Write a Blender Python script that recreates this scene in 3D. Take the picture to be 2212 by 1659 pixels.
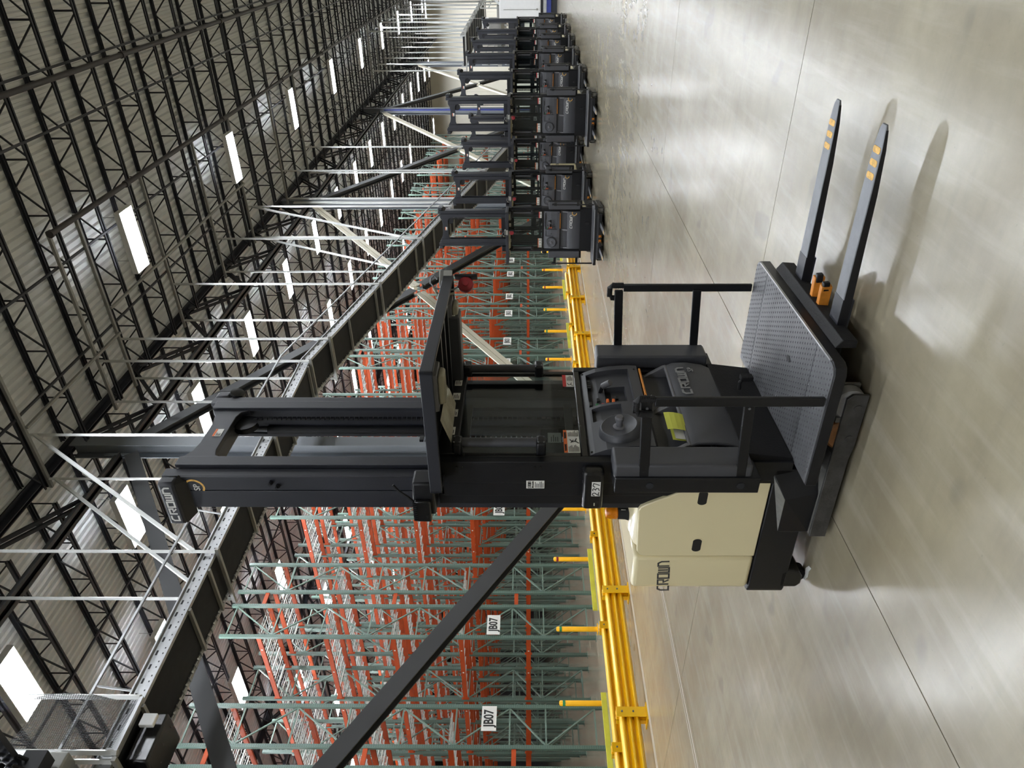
import bpy, bmesh, math, random
from mathutils import Vector, Matrix
random.seed(7)
for o in list(bpy.data.objects): bpy.data.objects.remove(o)
SC = bpy.context.scene; COL = SC.collection
R = math.radians
# ------------------------------------------------------------------ camera, world, exposure
FPX, CAM_H, AZ = 1533.0, 1.7, R(33.4)
PITCH = math.atan(17 / FPX)
fh = Vector((math.cos(AZ), math.sin(AZ), 0)); RT = Vector((math.sin(AZ), -math.cos(AZ), 0)); ZZ = Vector((0, 0, 1))
FW = fh * math.cos(PITCH) + ZZ * math.sin(PITCH); UP = RT.cross(FW)
cam = bpy.data.cameras.new('camera'); camo = bpy.data.objects.new('camera', cam); COL.objects.link(camo)
m = Matrix.Identity(4)
for i in range(3):                                   # the photograph lies on its side: the room's up is the picture's left
    m[i][0] = -UP[i]; m[i][1] = RT[i]; m[i][2] = -FW[i]
m.translation = Vector((0, 0, CAM_H)); camo.matrix_world = m
cam.sensor_fit = 'HORIZONTAL'; cam.sensor_width = 36; cam.lens = 36 * FPX / 2212
cam.shift_x = -17 / 2212; cam.clip_start = .05; cam.clip_end = 300
SC.camera = camo
w = bpy.data.worlds.new('world'); SC.world = w; w.use_nodes = True
w.node_tree.nodes['Background'].inputs[0].default_value = (.8, .82, .85, 1)
w.node_tree.nodes['Background'].inputs[1].default_value = .15
LAMP = 150.0                                          # strength of the tubes in the high-bay lights
SC.view_settings.view_transform = 'Standard'; SC.view_settings.look = 'None'
SC.view_settings.exposure = 0.0; SC.view_settings.gamma = 1.0; SC.view_settings.use_curve_mapping = False
cy = SC.cycles
cy.use_denoising = True; cy.max_bounces = 7; cy.diffuse_bounces = 4; cy.glossy_bounces = 3; cy.transmission_bounces = 4
cy.transparent_max_bounces = 8; cy.sample_clamp_indirect = 6; cy.caustics_reflective = False; cy.caustics_refractive = False

# ------------------------------------------------------------------ materials
def lin(c):
    return tuple(((v / 255) / 12.92 if v / 255 <= .04045 else ((v / 255 + .055) / 1.055) ** 2.4) for v in c) + (1,)
def M(name, rgb, rough=.5, metal=0, var=.12, scale=6, bump=0, bscale=60, spec=.5, rvar=.08, coat=0):
    mt = bpy.data.materials.new(name); mt.use_nodes = True
    nt = mt.node_tree; b = nt.nodes['Principled BSDF']
    b.inputs['Metallic'].default_value = metal; b.inputs['Specular IOR Level'].default_value = spec
    b.inputs['Coat Weight'].default_value = coat; b.inputs['Coat Roughness'].default_value = .15
    tc = nt.nodes.new('ShaderNodeTexCoord'); n = nt.nodes.new('ShaderNodeTexNoise')
    n.inputs['Scale'].default_value = scale; n.inputs['Detail'].default_value = 5; n.inputs['Roughness'].default_value = .6
    nt.links.new(tc.outputs['Object'], n.inputs['Vector'])
    mr = nt.nodes.new('ShaderNodeMapRange'); mr.inputs[1].default_value = .3; mr.inputs[2].default_value = .7
    nt.links.new(n.outputs['Fac'], mr.inputs[0])
    mx = nt.nodes.new('ShaderNodeMix'); mx.data_type = 'RGBA'
    c = lin(rgb); mx.inputs[6].default_value = tuple(v * (1 - var) for v in c[:3]) + (1,); mx.inputs[7].default_value = tuple(min(1, v * (1 + var)) for v in c[:3]) + (1,)
    nt.links.new(mr.outputs[0], mx.inputs[0]); nt.links.new(mx.outputs[2], b.inputs['Base Color'])
    m2 = nt.nodes.new('ShaderNodeMapRange'); m2.inputs[3].default_value = max(.03, rough - rvar); m2.inputs[4].default_value = min(1, rough + rvar)
    nt.links.new(n.outputs['Fac'], m2.inputs[0]); nt.links.new(m2.outputs[0], b.inputs['Roughness'])
    if bump:
        n2 = nt.nodes.new('ShaderNodeTexNoise'); n2.inputs['Scale'].default_value = bscale
        nt.links.new(tc.outputs['Object'], n2.inputs['Vector'])
        bp = nt.nodes.new('ShaderNodeBump'); bp.inputs['Strength'].default_value = bump; bp.inputs['Distance'].default_value = .01
        nt.links.new(n2.outputs['Fac'], bp.inputs['Height']); nt.links.new(bp.outputs[0], b.inputs['Normal'])
    return mt
def emis(name, rgb, s):
    mt = bpy.data.materials.new(name); mt.use_nodes = True; nt = mt.node_tree
    b = nt.nodes['Principled BSDF']; b.inputs['Base Color'].default_value = (.9, .9, .9, 1)
    b.inputs['Emission Color'].default_value = lin(rgb); b.inputs['Emission Strength'].default_value = s
    return mt
def glassm(name, tint, alpha):
    mt = bpy.data.materials.new(name); mt.use_nodes = True; nt = mt.node_tree; nt.nodes.clear()
    out = nt.nodes.new('ShaderNodeOutputMaterial'); t = nt.nodes.new('ShaderNodeBsdfTransparent'); t.inputs[0].default_value = tint
    g = nt.nodes.new('ShaderNodeBsdfGlossy'); g.inputs['Roughness'].default_value = .04
    lw = nt.nodes.new('ShaderNodeLayerWeight'); lw.inputs[0].default_value = .5
    fr = nt.nodes.new('ShaderNodeMapRange'); fr.inputs[1].default_value = .4; fr.inputs[3].default_value = .03; fr.inputs[4].default_value = .3; nt.links.new(lw.outputs['Facing'], fr.inputs[0]); mx = nt.nodes.new('ShaderNodeMixShader')
    nt.links.new(fr.outputs[0], mx.inputs[0]); nt.links.new(t.outputs[0], mx.inputs[1]); nt.links.new(g.outputs[0], mx.inputs[2])
    nt.links.new(mx.outputs[0], out.inputs[0]); return mt
BLK = M('black_paint', (16, 17, 21), .42, spec=.38, var=.15, scale=4, bump=.04, bscale=200)
BLK2 = M('dark_steel_paint', (33, 35, 42), .45, spec=.42, var=.15, scale=3, bump=.04, bscale=160)
BLKG = M('glossy_black', (22, 22, 23), .25)
RUB = M('black_rubber', (17, 17, 19), .7, spec=.35, bump=.2, bscale=90)
CON = M('console_grey', (64, 65, 70), .5, var=.06, scale=14, bump=.06, bscale=500)
CON2 = M('console_grey_light', (98, 98, 102), .5, var=.06)
CREAM = M('cream_paint', (226, 214, 174), .28, var=.008, scale=1.2, coat=.4, rvar=.02)
STEEL = M('worn_steel', (112, 114, 118), .48, .5, var=.18, scale=9, bump=.05, bscale=120)
SCUFF = M('scuffed_leg_paint', (58, 57, 56), .42, .1, var=.45, scale=16, bump=.12, bscale=70)
LEGTOP = M('bare_steel_and_lit_top', (125, 124, 120), .5, .4, var=.25, scale=12)  # leg steel, also used to paint the lit upper face of the gusset
MAT = M('platform_mat', (90, 91, 94), .5, .1, var=.25, scale=5)
GREYW = M('grey_polyurethane', (150, 150, 152), .45, var=.1)
TANW = M('tan_polyurethane', (165, 115, 72), .4, var=.3, scale=22)
ORNG = M('orange_plastic', (205, 130, 45), .5, var=.2, scale=18)
MARK = M('orange_mark', (214, 168, 84), .6, var=.3, scale=60)
WHITE = M('white_label', (226, 226, 222), .5, var=.04)
INK = M('black_ink', (18, 18, 18), .6)
GRYINK = M('grey_logo_print', (128, 128, 128), .55)
LITLOGO = M('silver_logo_print', (196, 196, 194), .5)
DKLOGO = M('charcoal_logo_print', (62, 62, 64), .5)
YELP = M('yellow_paper', (205, 208, 88), .7, var=.06)
RED = M('red_plastic', (140, 36, 44), .4, var=.15)
REDL = M('red_label', (190, 40, 40), .5)
ORL = M('orange_label', (226, 110, 45), .5)
GRNB = M('green_button', (50, 130, 80), .4)
AMB = M('amber_lens', (205, 120, 15), .2, var=.25, scale=30)
LENS = M('cloudy_lens', (150, 146, 128), .35, var=.1)
YEL = M('yellow_safety_paint', (240, 186, 8), .38, var=.07, scale=2, coat=.2)
YELB = M('yellow_orange_paint', (250, 184, 22), .4, var=.06)
YELG = M('faded_yellow_paint', (205, 200, 62), .6, var=.12, scale=3)
GALV = M('galvanised_steel', (178, 180, 182), .38, .55, var=.12, scale=7)
GALVD = M('dull_grey_strut', (150, 150, 146), .5, .3, var=.1)
WROD = M('pale_strut', (206, 208, 206), .42, .3, var=.05)
COLG = M('grey_column_paint', (112, 117, 124), .5, var=.05, scale=1)
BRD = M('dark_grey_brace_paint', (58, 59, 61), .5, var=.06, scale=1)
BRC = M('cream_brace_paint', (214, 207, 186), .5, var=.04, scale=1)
JOI = M('blue_black_joist_paint', (36, 38, 46), .5, var=.1, scale=2)
ORB = M('orange_beam_paint', (172, 70, 28), .5, spec=.3, var=.16, scale=1.2)
BELT = M('dark_belt', (9, 11, 17), .8, var=.1)
BEIGE = M('beige_concrete_panel', (232, 227, 212), .8, var=.06, scale=.4)
DARKW = M('dark_wall', (70, 68, 68), .85)
WPAN = M('white_panel', (228, 229, 230), .45, var=.02)
BLUE = M('blue_paint', (34, 48, 120), .45)
WIRE = M('galvanised_wire', (196, 198, 194), .45, .3)
LIT = emis('lit_tube', (244, 249, 255), LAMP)
GLASS = glassm('cab_glass', (.86, .9, .9, 1), 0)
def dots(base, ax, pitch, half, r, dark=.15, name='perforated'):
    """steel with punched holes repeating along local z: two rows at +-half on the face axis"""
    nt = base.node_tree; b = nt.nodes['Principled BSDF']
    src = b.inputs['Base Color'].links[0].from_socket
    tc = nt.nodes.new('ShaderNodeTexCoord'); sp = nt.nodes.new('ShaderNodeSeparateXYZ'); nt.links.new(tc.outputs['Object'], sp.inputs[0])
    def mth(op, a, bb=None):
        n = nt.nodes.new('ShaderNodeMath'); n.operation = op
        for i, v in enumerate((a, bb)):
            if v is None: continue
            if isinstance(v, (int, float)): n.inputs[i].default_value = v
            else: nt.links.new(v, n.inputs[i])
        return n.outputs[0]
    zz = mth('SUBTRACT', mth('ABSOLUTE', mth('MODULO', sp.outputs[2], pitch)), pitch / 2)
    xx = mth('SUBTRACT', mth('ABSOLUTE', sp.outputs[ax]), half)
    d = mth('ADD', mth('MULTIPLY', zz, zz), mth('MULTIPLY', xx, xx))
    inside = mth('LESS_THAN', d, r * r)
    mx = nt.nodes.new('ShaderNodeMix'); mx.data_type = 'RGBA'
    nt.links.new(inside, mx.inputs[0]); nt.links.new(src, mx.inputs[6]); mx.inputs[7].default_value = (.02, .02, .02, 1)
    nt.links.new(mx.outputs[2], b.inputs['Base Color']); return base
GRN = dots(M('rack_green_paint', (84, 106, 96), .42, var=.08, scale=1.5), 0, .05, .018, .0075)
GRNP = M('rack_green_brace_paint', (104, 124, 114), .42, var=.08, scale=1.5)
def floor_mat():
    mt = bpy.data.materials.new('polished_concrete'); mt.use_nodes = True; nt = mt.node_tree; b = nt.nodes['Principled BSDF']
    tc = nt.nodes.new('ShaderNodeTexCoord')
    def noise(sc, det, mp=None, rough=.6):
        n = nt.nodes.new('ShaderNodeTexNoise'); n.inputs['Scale'].default_value = sc; n.inputs['Detail'].default_value = det; n.inputs['Roughness'].default_value = rough
        if mp:
            g = nt.nodes.new('ShaderNodeMapping'); g.inputs['Scale'].default_value = mp[:3]
            if len(mp) > 3: g.inputs['Rotation'].default_value = (0, 0, mp[3])
            nt.links.new(tc.outputs['Object'], g.inputs[0]); nt.links.new(g.outputs[0], n.inputs['Vector'])
        else: nt.links.new(tc.outputs['Object'], n.inputs['Vector'])
        return n.outputs['Fac']
    def rng(v, a, bb, c, d):
        n = nt.nodes.new('ShaderNodeMapRange'); nt.links.new(v, n.inputs[0])
        for i, x in enumerate((a, bb, c, d)): n.inputs[i + 1].default_value = x
        return n.outputs[0]
    def mix(f, c1, c2, mode='MIX'):
        n = nt.nodes.new('ShaderNodeMix'); n.data_type = 'RGBA'; n.blend_type = mode
        if isinstance(f, float): n.inputs[0].default_value = f
        else: nt.links.new(f, n.inputs[0])
        for i, c in ((6, c1), (7, c2)):
            if isinstance(c, tuple): n.inputs[i].default_value = c
            else: nt.links.new(c, n.inputs[i])
        return n.outputs[2]
    cloud = noise(.5, 5); mid = noise(2.2, 8, None, .65); strk = noise(2.2, 5, (.4, 4, 1, .5)); strk2 = noise(2.2, 5, (4, .4, 1, .2)); sp = noise(30, 2)
    c = mix(rng(cloud, .32, .68, 0, 1), lin((130, 122, 103)), lin((154, 146, 124)))
    c = mix(rng(mid, .35, .72, 0, .55), c, lin((114, 105, 86)))
    c = mix(rng(strk, .5, .8, 0, .32), c, lin((172, 168, 156)))
    c = mix(rng(strk2, .5, .8, 0, .26), c, lin((108, 103, 92)))
    stain = noise(1.7, 2); c = mix(rng(stain, .66, .7, 0, .3), c, lin((92, 90, 84)))
    c = mix(rng(sp, .7, .75, 0, .2), c, lin((98, 94, 84)))
    nt.links.new(c, b.inputs['Base Color'])
    nt.links.new(rng(noise(4, 6, (.6, 3, 1, .4)), .25, .75, .215, .265), b.inputs['Roughness'])
    b.inputs['Specular IOR Level'].default_value = .62
    return mt
FLOOR = floor_mat()
JOINT = M('joint_filler', (96, 92, 84), .7, var=.2)
DECK = M('grey_roof_deck', (224, 226, 228), .6, 0, var=.06, scale=.5)

# ------------------------------------------------------------------ mesh helpers
class MB:
    def __init__(s): s.v = []; s.f = []
    def add(s, vs, fs):
        n = len(s.v); s.v += [tuple(p) for p in vs]; s.f += [tuple(i + n for i in f) for f in fs]; return s
    def box(s, x0, x1, y0, y1, z0, z1):
        return s.add([(x, y, z) for x in (x0, x1) for y in (y0, y1) for z in (z0, z1)],
                     [(0, 1, 3, 2), (4, 6, 7, 5), (0, 4, 5, 1), (2, 3, 7, 6), (0, 2, 6, 4), (1, 5, 7, 3)])
    def prism(s, ax, pts, a, b):
        mk = {'x': lambda p, t: (t, p[0], p[1]), 'y': lambda p, t: (p[0], t, p[1]), 'z': lambda p, t: (p[0], p[1], t)}[ax]
        n = len(pts); vs = [mk(p, a) for p in pts] + [mk(p, b) for p in pts]
        return s.add(vs, [tuple(range(n)), tuple(range(2 * n - 1, n - 1, -1))] + [(i, (i + 1) % n, n + (i + 1) % n, n + i) for i in range(n)])
    def cyl(s, p0, p1, r, n=16, r2=None, cap=True):
        p0, p1 = Vector(p0), Vector(p1); d = (p1 - p0).normalized(); r2 = r if r2 is None else r2
        a = d.orthogonal().normalized(); b = d.cross(a)
        vs = [p + (a * math.cos(2 * math.pi * i / n) + b * math.sin(2 * math.pi * i / n)) * q for p, q in ((p0, r), (p1, r2)) for i in range(n)]
        fs = [(i, (i + 1) % n, n + (i + 1) % n, n + i) for i in range(n)]
        if cap: fs += [tuple(range(n - 1, -1, -1)), tuple(range(n, 2 * n))]
        return s.add(vs, fs)
    def bar(s, p0, p1, w, h, up=(0, 0, 1)):
        """rectangular bar from p0 to p1, w across, h along up"""
        p0, p1 = Vector(p0), Vector(p1); d = (p1 - p0).normalized(); u = Vector(up); u = (u - d * u.dot(d))
        if u.length < 1e-4: u = d.orthogonal()
        u.normalize(); q = d.cross(u)
        vs = [p + q * (w / 2 * a) + u * (h / 2 * b) for p in (p0, p1) for a, b in ((-1, -1), (1, -1), (1, 1), (-1, 1))]
        return s.add(vs, [(3, 2, 1, 0), (4, 5, 6, 7)] + [(i, (i + 1) % 4, 4 + (i + 1) % 4, 4 + i) for i in range(4)])
    def tube(s, path, r, n=8):
        P = [Vector(p) for p in path]; rings = []
        for i, p in enumerate(P):
            d = ((P[min(i + 1, len(P) - 1)] - P[max(i - 1, 0)])).normalized()
            a = Vector((0, 0, 1)) if abs(d.z) < .9 else Vector((1, 0, 0)); a = (a - d * a.dot(d)).normalized(); b = d.cross(a)
            rings.append([p + (a * math.cos(2 * math.pi * k / n) + b * math.sin(2 * math.pi * k / n)) * r for k in range(n)])
        vs = [q for rg in rings for q in rg]; fs = [tuple(range(n - 1, -1, -1)), tuple(range(len(vs) - n, len(vs)))]
        for i in range(len(P) - 1):
            for k in range(n): fs.append((i * n + k, i * n + (k + 1) % n, (i + 1) * n + (k + 1) % n, (i + 1) * n + k))
        return s.add(vs, fs)
    def lathe(s, prof, c, ax=(0, 0, 1), n=20):
        """profile of (radius, height) about an axis through c"""
        c = Vector(c); d = Vector(ax).normalized(); a = d.orthogonal().normalized(); b = d.cross(a); k = len(prof)
        vs = [c + d * h + (a * math.cos(2 * math.pi * i / n) + b * math.sin(2 * math.pi * i / n)) * r for r, h in prof for i in range(n)]
        fs = [(j * n + i, j * n + (i + 1) % n, (j + 1) * n + (i + 1) % n, (j + 1) * n + i) for j in range(k - 1) for i in range(n)]
        fs += [tuple(range(n - 1, -1, -1)), tuple(range((k - 1) * n, k * n))]
        return s.add(vs, fs)
    def stroke(s, lines, wd, o, u, v, t=.0012):
        """ribbon letters: polylines in (u, v) coordinates, width wd, slightly proud along u x v"""
        o, u, v = Vector(o), Vector(u), Vector(v); nn = u.cross(v).normalized() * t
        for ln in lines:
            closed = ln[0] == ln[-1]; pts = [Vector(p).to_2d() if len(p) == 3 else Vector(p) for p in ln]
            if closed: pts = pts[:-1]
            k = len(pts); L = []; Q = []
            for i in range(k):
                a = pts[i - 1] if (i or closed) else None; b = pts[(i + 1) % k] if (i < k - 1 or closed) else None
                d1 = (pts[i] - a).normalized() if a is not None else None; d2 = (b - pts[i]).normalized() if b is not None else None
                if d1 is None: d1 = d2
                if d2 is None: d2 = d1
                n1 = Vector((-d1.y, d1.x)); n2 = Vector((-d2.y, d2.x)); mm = (n1 + n2)
                mm = mm.normalized() if mm.length > 1e-6 else n1
                sc = min(1.6, 1 / max(.3, mm.dot(n1))); L.append(pts[i] + mm * wd / 2 * sc); Q.append(pts[i] - mm * wd / 2 * sc)
            to = lambda p: o + u * p.x + v * p.y
            for i in range(k if closed else k - 1):
                j = (i + 1) % k; q = [to(L[i]), to(Q[i]), to(Q[j]), to(L[j])]
                s.add([p + nn for p in q] + [p for p in q], [(0, 1, 2, 3), (7, 6, 5, 4), (0, 4, 5, 1), (1, 5, 6, 2), (2, 6, 7, 3), (3, 7, 4, 0)])
        return s
    def plate(s, o, u, v, w, h, t=.0012):
        o, u, v = Vector(o), Vector(u).normalized(), Vector(v).normalized(); n = u.cross(v).normalized() * t
        q = [o, o + u * w, o + u * w + v * h, o + v * h]
        return s.add([p + n for p in q] + q, [(0, 1, 2, 3), (7, 6, 5, 4), (0, 4, 5, 1), (1, 5, 6, 2), (2, 6, 7, 3), (3, 7, 4, 0)])
    def mesh(s, name, mat, smooth=False):
        me = bpy.data.meshes.new(name); me.from_pydata(s.v, [], s.f); me.materials.append(mat)
        b = bmesh.new(); b.from_mesh(me); bmesh.ops.recalc_face_normals(b, faces=b.faces); b.to_mesh(me); b.free()
        if smooth:
            me.polygons.foreach_set('use_smooth', [True] * len(me.polygons)); me.set_sharp_from_angle(angle=R(38))
        me.update(); return me
    def build(s, name, mat, parent=None, bevel=0, smooth=False, seg=2, loc=None):
        o = bpy.data.objects.new(name, s.mesh(name, mat, smooth)); COL.objects.link(o)
        if parent: o.parent = parent
        if loc: o.location = loc
        if bevel:
            md = o.modifiers.new('bevel', 'BEVEL'); md.width = bevel; md.segments = seg; md.limit_method = 'ANGLE'; md.angle_limit = R(35); md.harden_normals = False
            o.data.polygons.foreach_set('use_smooth', [True] * len(o.data.polygons)); o.data.set_sharp_from_angle(angle=R(50))
        return o
def hull(name, pts, mat, parent, bevel=0):
    b = bmesh.new()
    for p in pts: b.verts.new(p)
    r = bmesh.ops.convex_hull(b, input=b.verts)
    bmesh.ops.delete(b, geom=[g for g in r['geom_interior'] + r['geom_unused'] if isinstance(g, bmesh.types.BMVert)], context='VERTS')
    bmesh.ops.recalc_face_normals(b, faces=b.faces)
    me = bpy.data.meshes.new(name); b.to_mesh(me); b.free(); me.materials.append(mat)
    o = bpy.data.objects.new(name, me); COL.objects.link(o); o.parent = parent
    if bevel:
        md = o.modifiers.new('bevel', 'BEVEL'); md.width = bevel; md.segments = 2; md.limit_method = 'ANGLE'
    return o
def text_mesh(name, body, mat, size, o, u, v, bold=.012, sx=1, ext=.0015):
    cu = bpy.data.curves.new(name, 'FONT'); cu.body = body; cu.size = size; cu.offset = bold * size; cu.extrude = ext
    cu.align_x = 'CENTER'; cu.align_y = 'CENTER'; cu.resolution_u = 3
    t = bpy.data.objects.new(name, cu); COL.objects.link(t)
    me = bpy.data.meshes.new_from_object(t.evaluated_get(bpy.context.evaluated_depsgraph_get()))
    bpy.data.objects.remove(t); bpy.data.curves.remove(cu)
    u, v = Vector(u).normalized(), Vector(v).normalized(); n = u.cross(v); mx = Matrix.Identity(4)
    for i in range(3): mx[i][0] = u[i] * sx; mx[i][1] = v[i]; mx[i][2] = n[i]
    mx.translation = Vector(o); me.transform(mx); me.name = name; me.materials.clear(); me.materials.append(mat); return me
def link(name, me, parent=None, loc=None, rot=None):
    o = bpy.data.objects.new(name, me); COL.objects.link(o)
    if parent: o.parent = parent
    if loc: o.location = loc
    if rot: o.rotation_euler = rot
    return o
def thing(name, label, cat, loc=(0, 0, 0), rz=0, group=None):
    o = bpy.data.objects.new(name, None); COL.objects.link(o); o.location = loc; o.rotation_euler = (0, 0, rz); o.empty_display_size = .2
    return tag(o, label, cat, group)
def tag(o, label, cat, group=None):
    o['label'] = label; o['category'] = cat
    if group: o['group'] = group
    return o
def struct(o): o['kind'] = 'structure'; return o
def stuff(o): o['kind'] = 'stuff'; return o
ORD = ['first', 'second', 'third', 'fourth', 'fifth', 'sixth', 'seventh', 'eighth', 'ninth', 'tenth', 'eleventh', 'twelfth', 'thirteenth', 'fourteenth', 'fifteenth', 'sixteenth', 'seventeenth', 'eighteenth', 'nineteenth', 'twentieth']

# ------------------------------------------------------------------ setting: floor, walls, roof
XL = [-30, -12, -3.6, .6, 4.78, 9, 13.2, 17.4, 21.6, 25.8, 30, 34.2, 42.6, 51, 76]
YL = [-22, -9.8, -5.6, -1.4, 2.81, 7.02, 11.2, 15.4, 23.8, 32.2, 62]
floor = struct(MB().box(-30.2, 76.2, -22.2, 62.2, -.3, -.012).build('floor', JOINT))
g = .0035
for i in range(len(XL) - 1):
    for j in range(len(YL) - 1):
        MB().box(XL[i] + g, XL[i + 1] - g, YL[j] + g, YL[j + 1] - g, -.014, 0).build('concrete_slab', FLOOR, floor)
MB().box(-20, 60, 9.28, 9.42, 0, .002).build('pale_line', M('pale_floor_strip', (168, 163, 148), .5, var=.1, scale=3), floor)  # pale strip, a little lighter than the slabs
ln = MB(); ln.box(-12, 40, 7.10, 7.125, 0, .0015); ln.box(-12, 40, 7.19, 7.205, 0, .0015)
ln.build('tape_line', M('worn_pink_tape', (166, 157, 148), .5, var=.1, scale=4), floor)
WTOP = 11.6
def wall(name, x0, x1, y0, y1, mat):
    return struct(MB().box(x0, x1, y0, y1, -.3, WTOP).build(name, mat))
wb = wall('wall_back', 72, 72.3, -22, 62, BEIGE)
for k in range(12):                                                       # tilt-up wall panels
    MB().box(71.96, 72, -20 + k * 6.8, -20 + k * 6.8 + 6.76, 0, 9.6).build('wall_panel', BEIGE, wb)
wall('wall_left', -30.3, -30, -22, 62, BEIGE); wall('wall_front', -30, 72, -22.3, -22, BEIGE); wall('wall_rack_side', -30, 72, 62, 62.3, DARKW)
# roof deck: ribs run along x, built as folded sheet
prof = []; y = -22.0
while y < 62:
    prof += [(y, 11.34), (y + .06, 11.34), (y + .085, 11.40), (y + .145, 11.40)]; y += .17
dk = MB(); n = len(prof)
dk.add([(x, p[0], p[1]) for x in (-30, 72) for p in prof], [(i, i + 1, n + i + 1, n + i) for i in range(n - 1)])
ceiling = struct(dk.build('ceiling', DECK)); sk = MB().box(-30, 72, -22, 62, 11.45, 11.6).build('roof_slab', DARKW, ceiling)
# bar joists every 1.478 m, spanning both ways from the girder line
def joist_meshes(y0, y1):
    a = MB(); b = MB(); c = MB(); zt, zb, ym = 11.33, 10.80, .06
    for s in (-1, 1):
        a.box(s * .02, s * .075, y0, y1, zt - .012, zt); a.box(s * .02, s * .032, y0, y1, zt - .06, zt)
        b.box(s * .02, s * .065, y0, y1, zb - .0, zb + .012); b.box(s * .02, s * .03, y0, y1, zb, zb + .055)
    k = int((y1 - y0) / 1.035); st = (y1 - y0) / k
    for i in range(k):
        q = y0 + i * st
        c.bar((0, q + .04, zb + .03), (0, q + st / 2, zt - .03), .028, .028); c.bar((0, q + st / 2, zt - .03), (0, q + st - .04, zb + .03), .028, .028)
        c.bar((0, q, zb + .03), (0, q, zt - .03), .028, .028)
    return a.mesh('roof_joist', JOI), b.mesh('bottom_chord', JOI), c.mesh('joist_web', JOI)
JA = joist_meshes(-7.0, 9.0); JB_ = joist_meshes(9.4, 24.3); JC = joist_meshes(24.6, 40.0)
x = 14.5 - 1.478 * 15
while x < 71.5:
    for J in (JA, JB_, JC):
        o = link('roof_joist', J[0], ceiling, (x, 0, 0)); link('bottom_chord', J[1], o); link('joist_web', J[2], o)
    x += 1.478
# joist girders along x over the columns
CX = [-3.9, 11.55, 26.55, 42.05, 57.4, 71.9]
wbm = {}
for Y in (9.2, 24.45):
    for i in range(len(CX) - 1):
        a, b = CX[i], CX[i + 1]; t = MB()
        for s in (-1, 1): t.box(a, b, Y + s * .03, Y + s * .15, 11.28, 11.31); t.box(a, b, Y + s * .03, Y + s * .05, 11.14, 11.31)
        gr = t.build('roof_girder', JOI, ceiling); q = MB()
        for s in (-1, 1): q.box(a + .3, b - .3, Y + s * .02, Y + s * .12, 10.02, 10.045); q.box(a + .3, b - .3, Y + s * .02, Y + s * .045, 10.02, 10.16)
        q.build('bottom_chord', BRD, gr); npan = 10; st = (b - a) / npan
        for k in range(npan):
            p = a + k * st; u = (k % 2 == 0)
            for s in (-1, 1):
                MB().bar((p + .1, Y + s * .06, 11.2 if u else 10.1), (p + st - .1, Y + s * .06, 10.1 if u else 11.2), .05, .07, (0, 1, 0)).build('girder_web', JOI, gr)
# bridging lines and sprinkler pipes under the joists
for Y, r, z, x0 in ((2.35, .02, 10.78, -10), (3.35, .02, 10.78, -10), (5.62, .02, 10.78, -10), (7.4, .02, 10.78, -10), (-1.2, .02, 10.78, 0), (12.6, .02, 10.78, -10), (15.5, .02, 10.78, -10), (18.5, .02, 10.78, -10), (21.4, .02, 10.78, -10)):
    MB().bar((x0, Y, z), (71, Y, z), r * 2, r * 2).build('bridging_angle', JOI, ceiling)
PIPE = M('dark_sprinkler_pipe', (52, 48, 50), .45)
for Y, x0, x1, nm in ((2.5, -10, 70, 'over the open floor'), (4.93, 12.6, 70, 'ending above the nearest strut')):
    t = thing('sprinkler_pipe', 'dark round sprinkler pipe under the roof joists, ' + nm, 'pipe', (x0, Y, 10.66))
    MB().cyl((0, 0, 0), (x1 - x0, 0, 0), .055, 10).build('pipe_run', PIPE, t, smooth=True)
    MB().cyl((-.04, 0, 0), (.03, 0, 0), .075, 12).build('end_cap', PIPE, t, smooth=True)
    k = 3.0
    while k < x1 - x0 - 1:
        MB().cyl((k - .06, 0, 0), (k + .06, 0, 0), .075, 10).build('coupling', PIPE, t, smooth=True)
        MB().cyl((k + .5, 0, .05), (k + .5, 0, .16), .012, 6).build('pipe_hanger', PIPE, t); k += 6
# ------------------------------------------------------------------ columns and braces on the line y = 9.2
def hsec(x, y, w, d, z0, z1, tf=.022, tw=.016):
    mb = MB(); mb.box(x - w / 2, x + w / 2, y - d / 2, y - d / 2 + tf, z0, z1); mb.box(x - w / 2, x + w / 2, y + d / 2 - tf, y + d / 2, z0, z1)
    mb.box(x - tw / 2, x + tw / 2, y - d / 2 + tf, y + d / 2 - tf, z0, z1); return mb
cnm = ['behind the foreground truck mast', 'behind the nearest parked truck', 'with a blue pipe beside the far racks', 'furthest along the line near the back wall']
for i, X in enumerate(CX[1:5]):
    t = thing('steel_column', 'grey painted steel column ' + cnm[i], 'column', (X, 9.2, 0))
    hsec(0, 0, .3, .34, .02, 11.14).build('column_shaft', COLG, t); MB().box(-.24, .24, -.24, .24, 0, .02).build('base_plate', COLG, t)
    MB().box(-.26, -.2, -.01, .01, 9.7, 10.4).build('gusset_plate', COLG, t)
    if i == 2: MB().cyl((-.22, -.12, .1), (-.22, -.12, 9.8), .05, 10).build('blue_pipe', BLUE, t, smooth=True)
    if i == 1:
        for q in (-.24, -.34): MB().cyl((q, -.15, .1), (q, -.15, 10.6), .03, 8).build('conduit', WROD, t, smooth=True)
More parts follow.
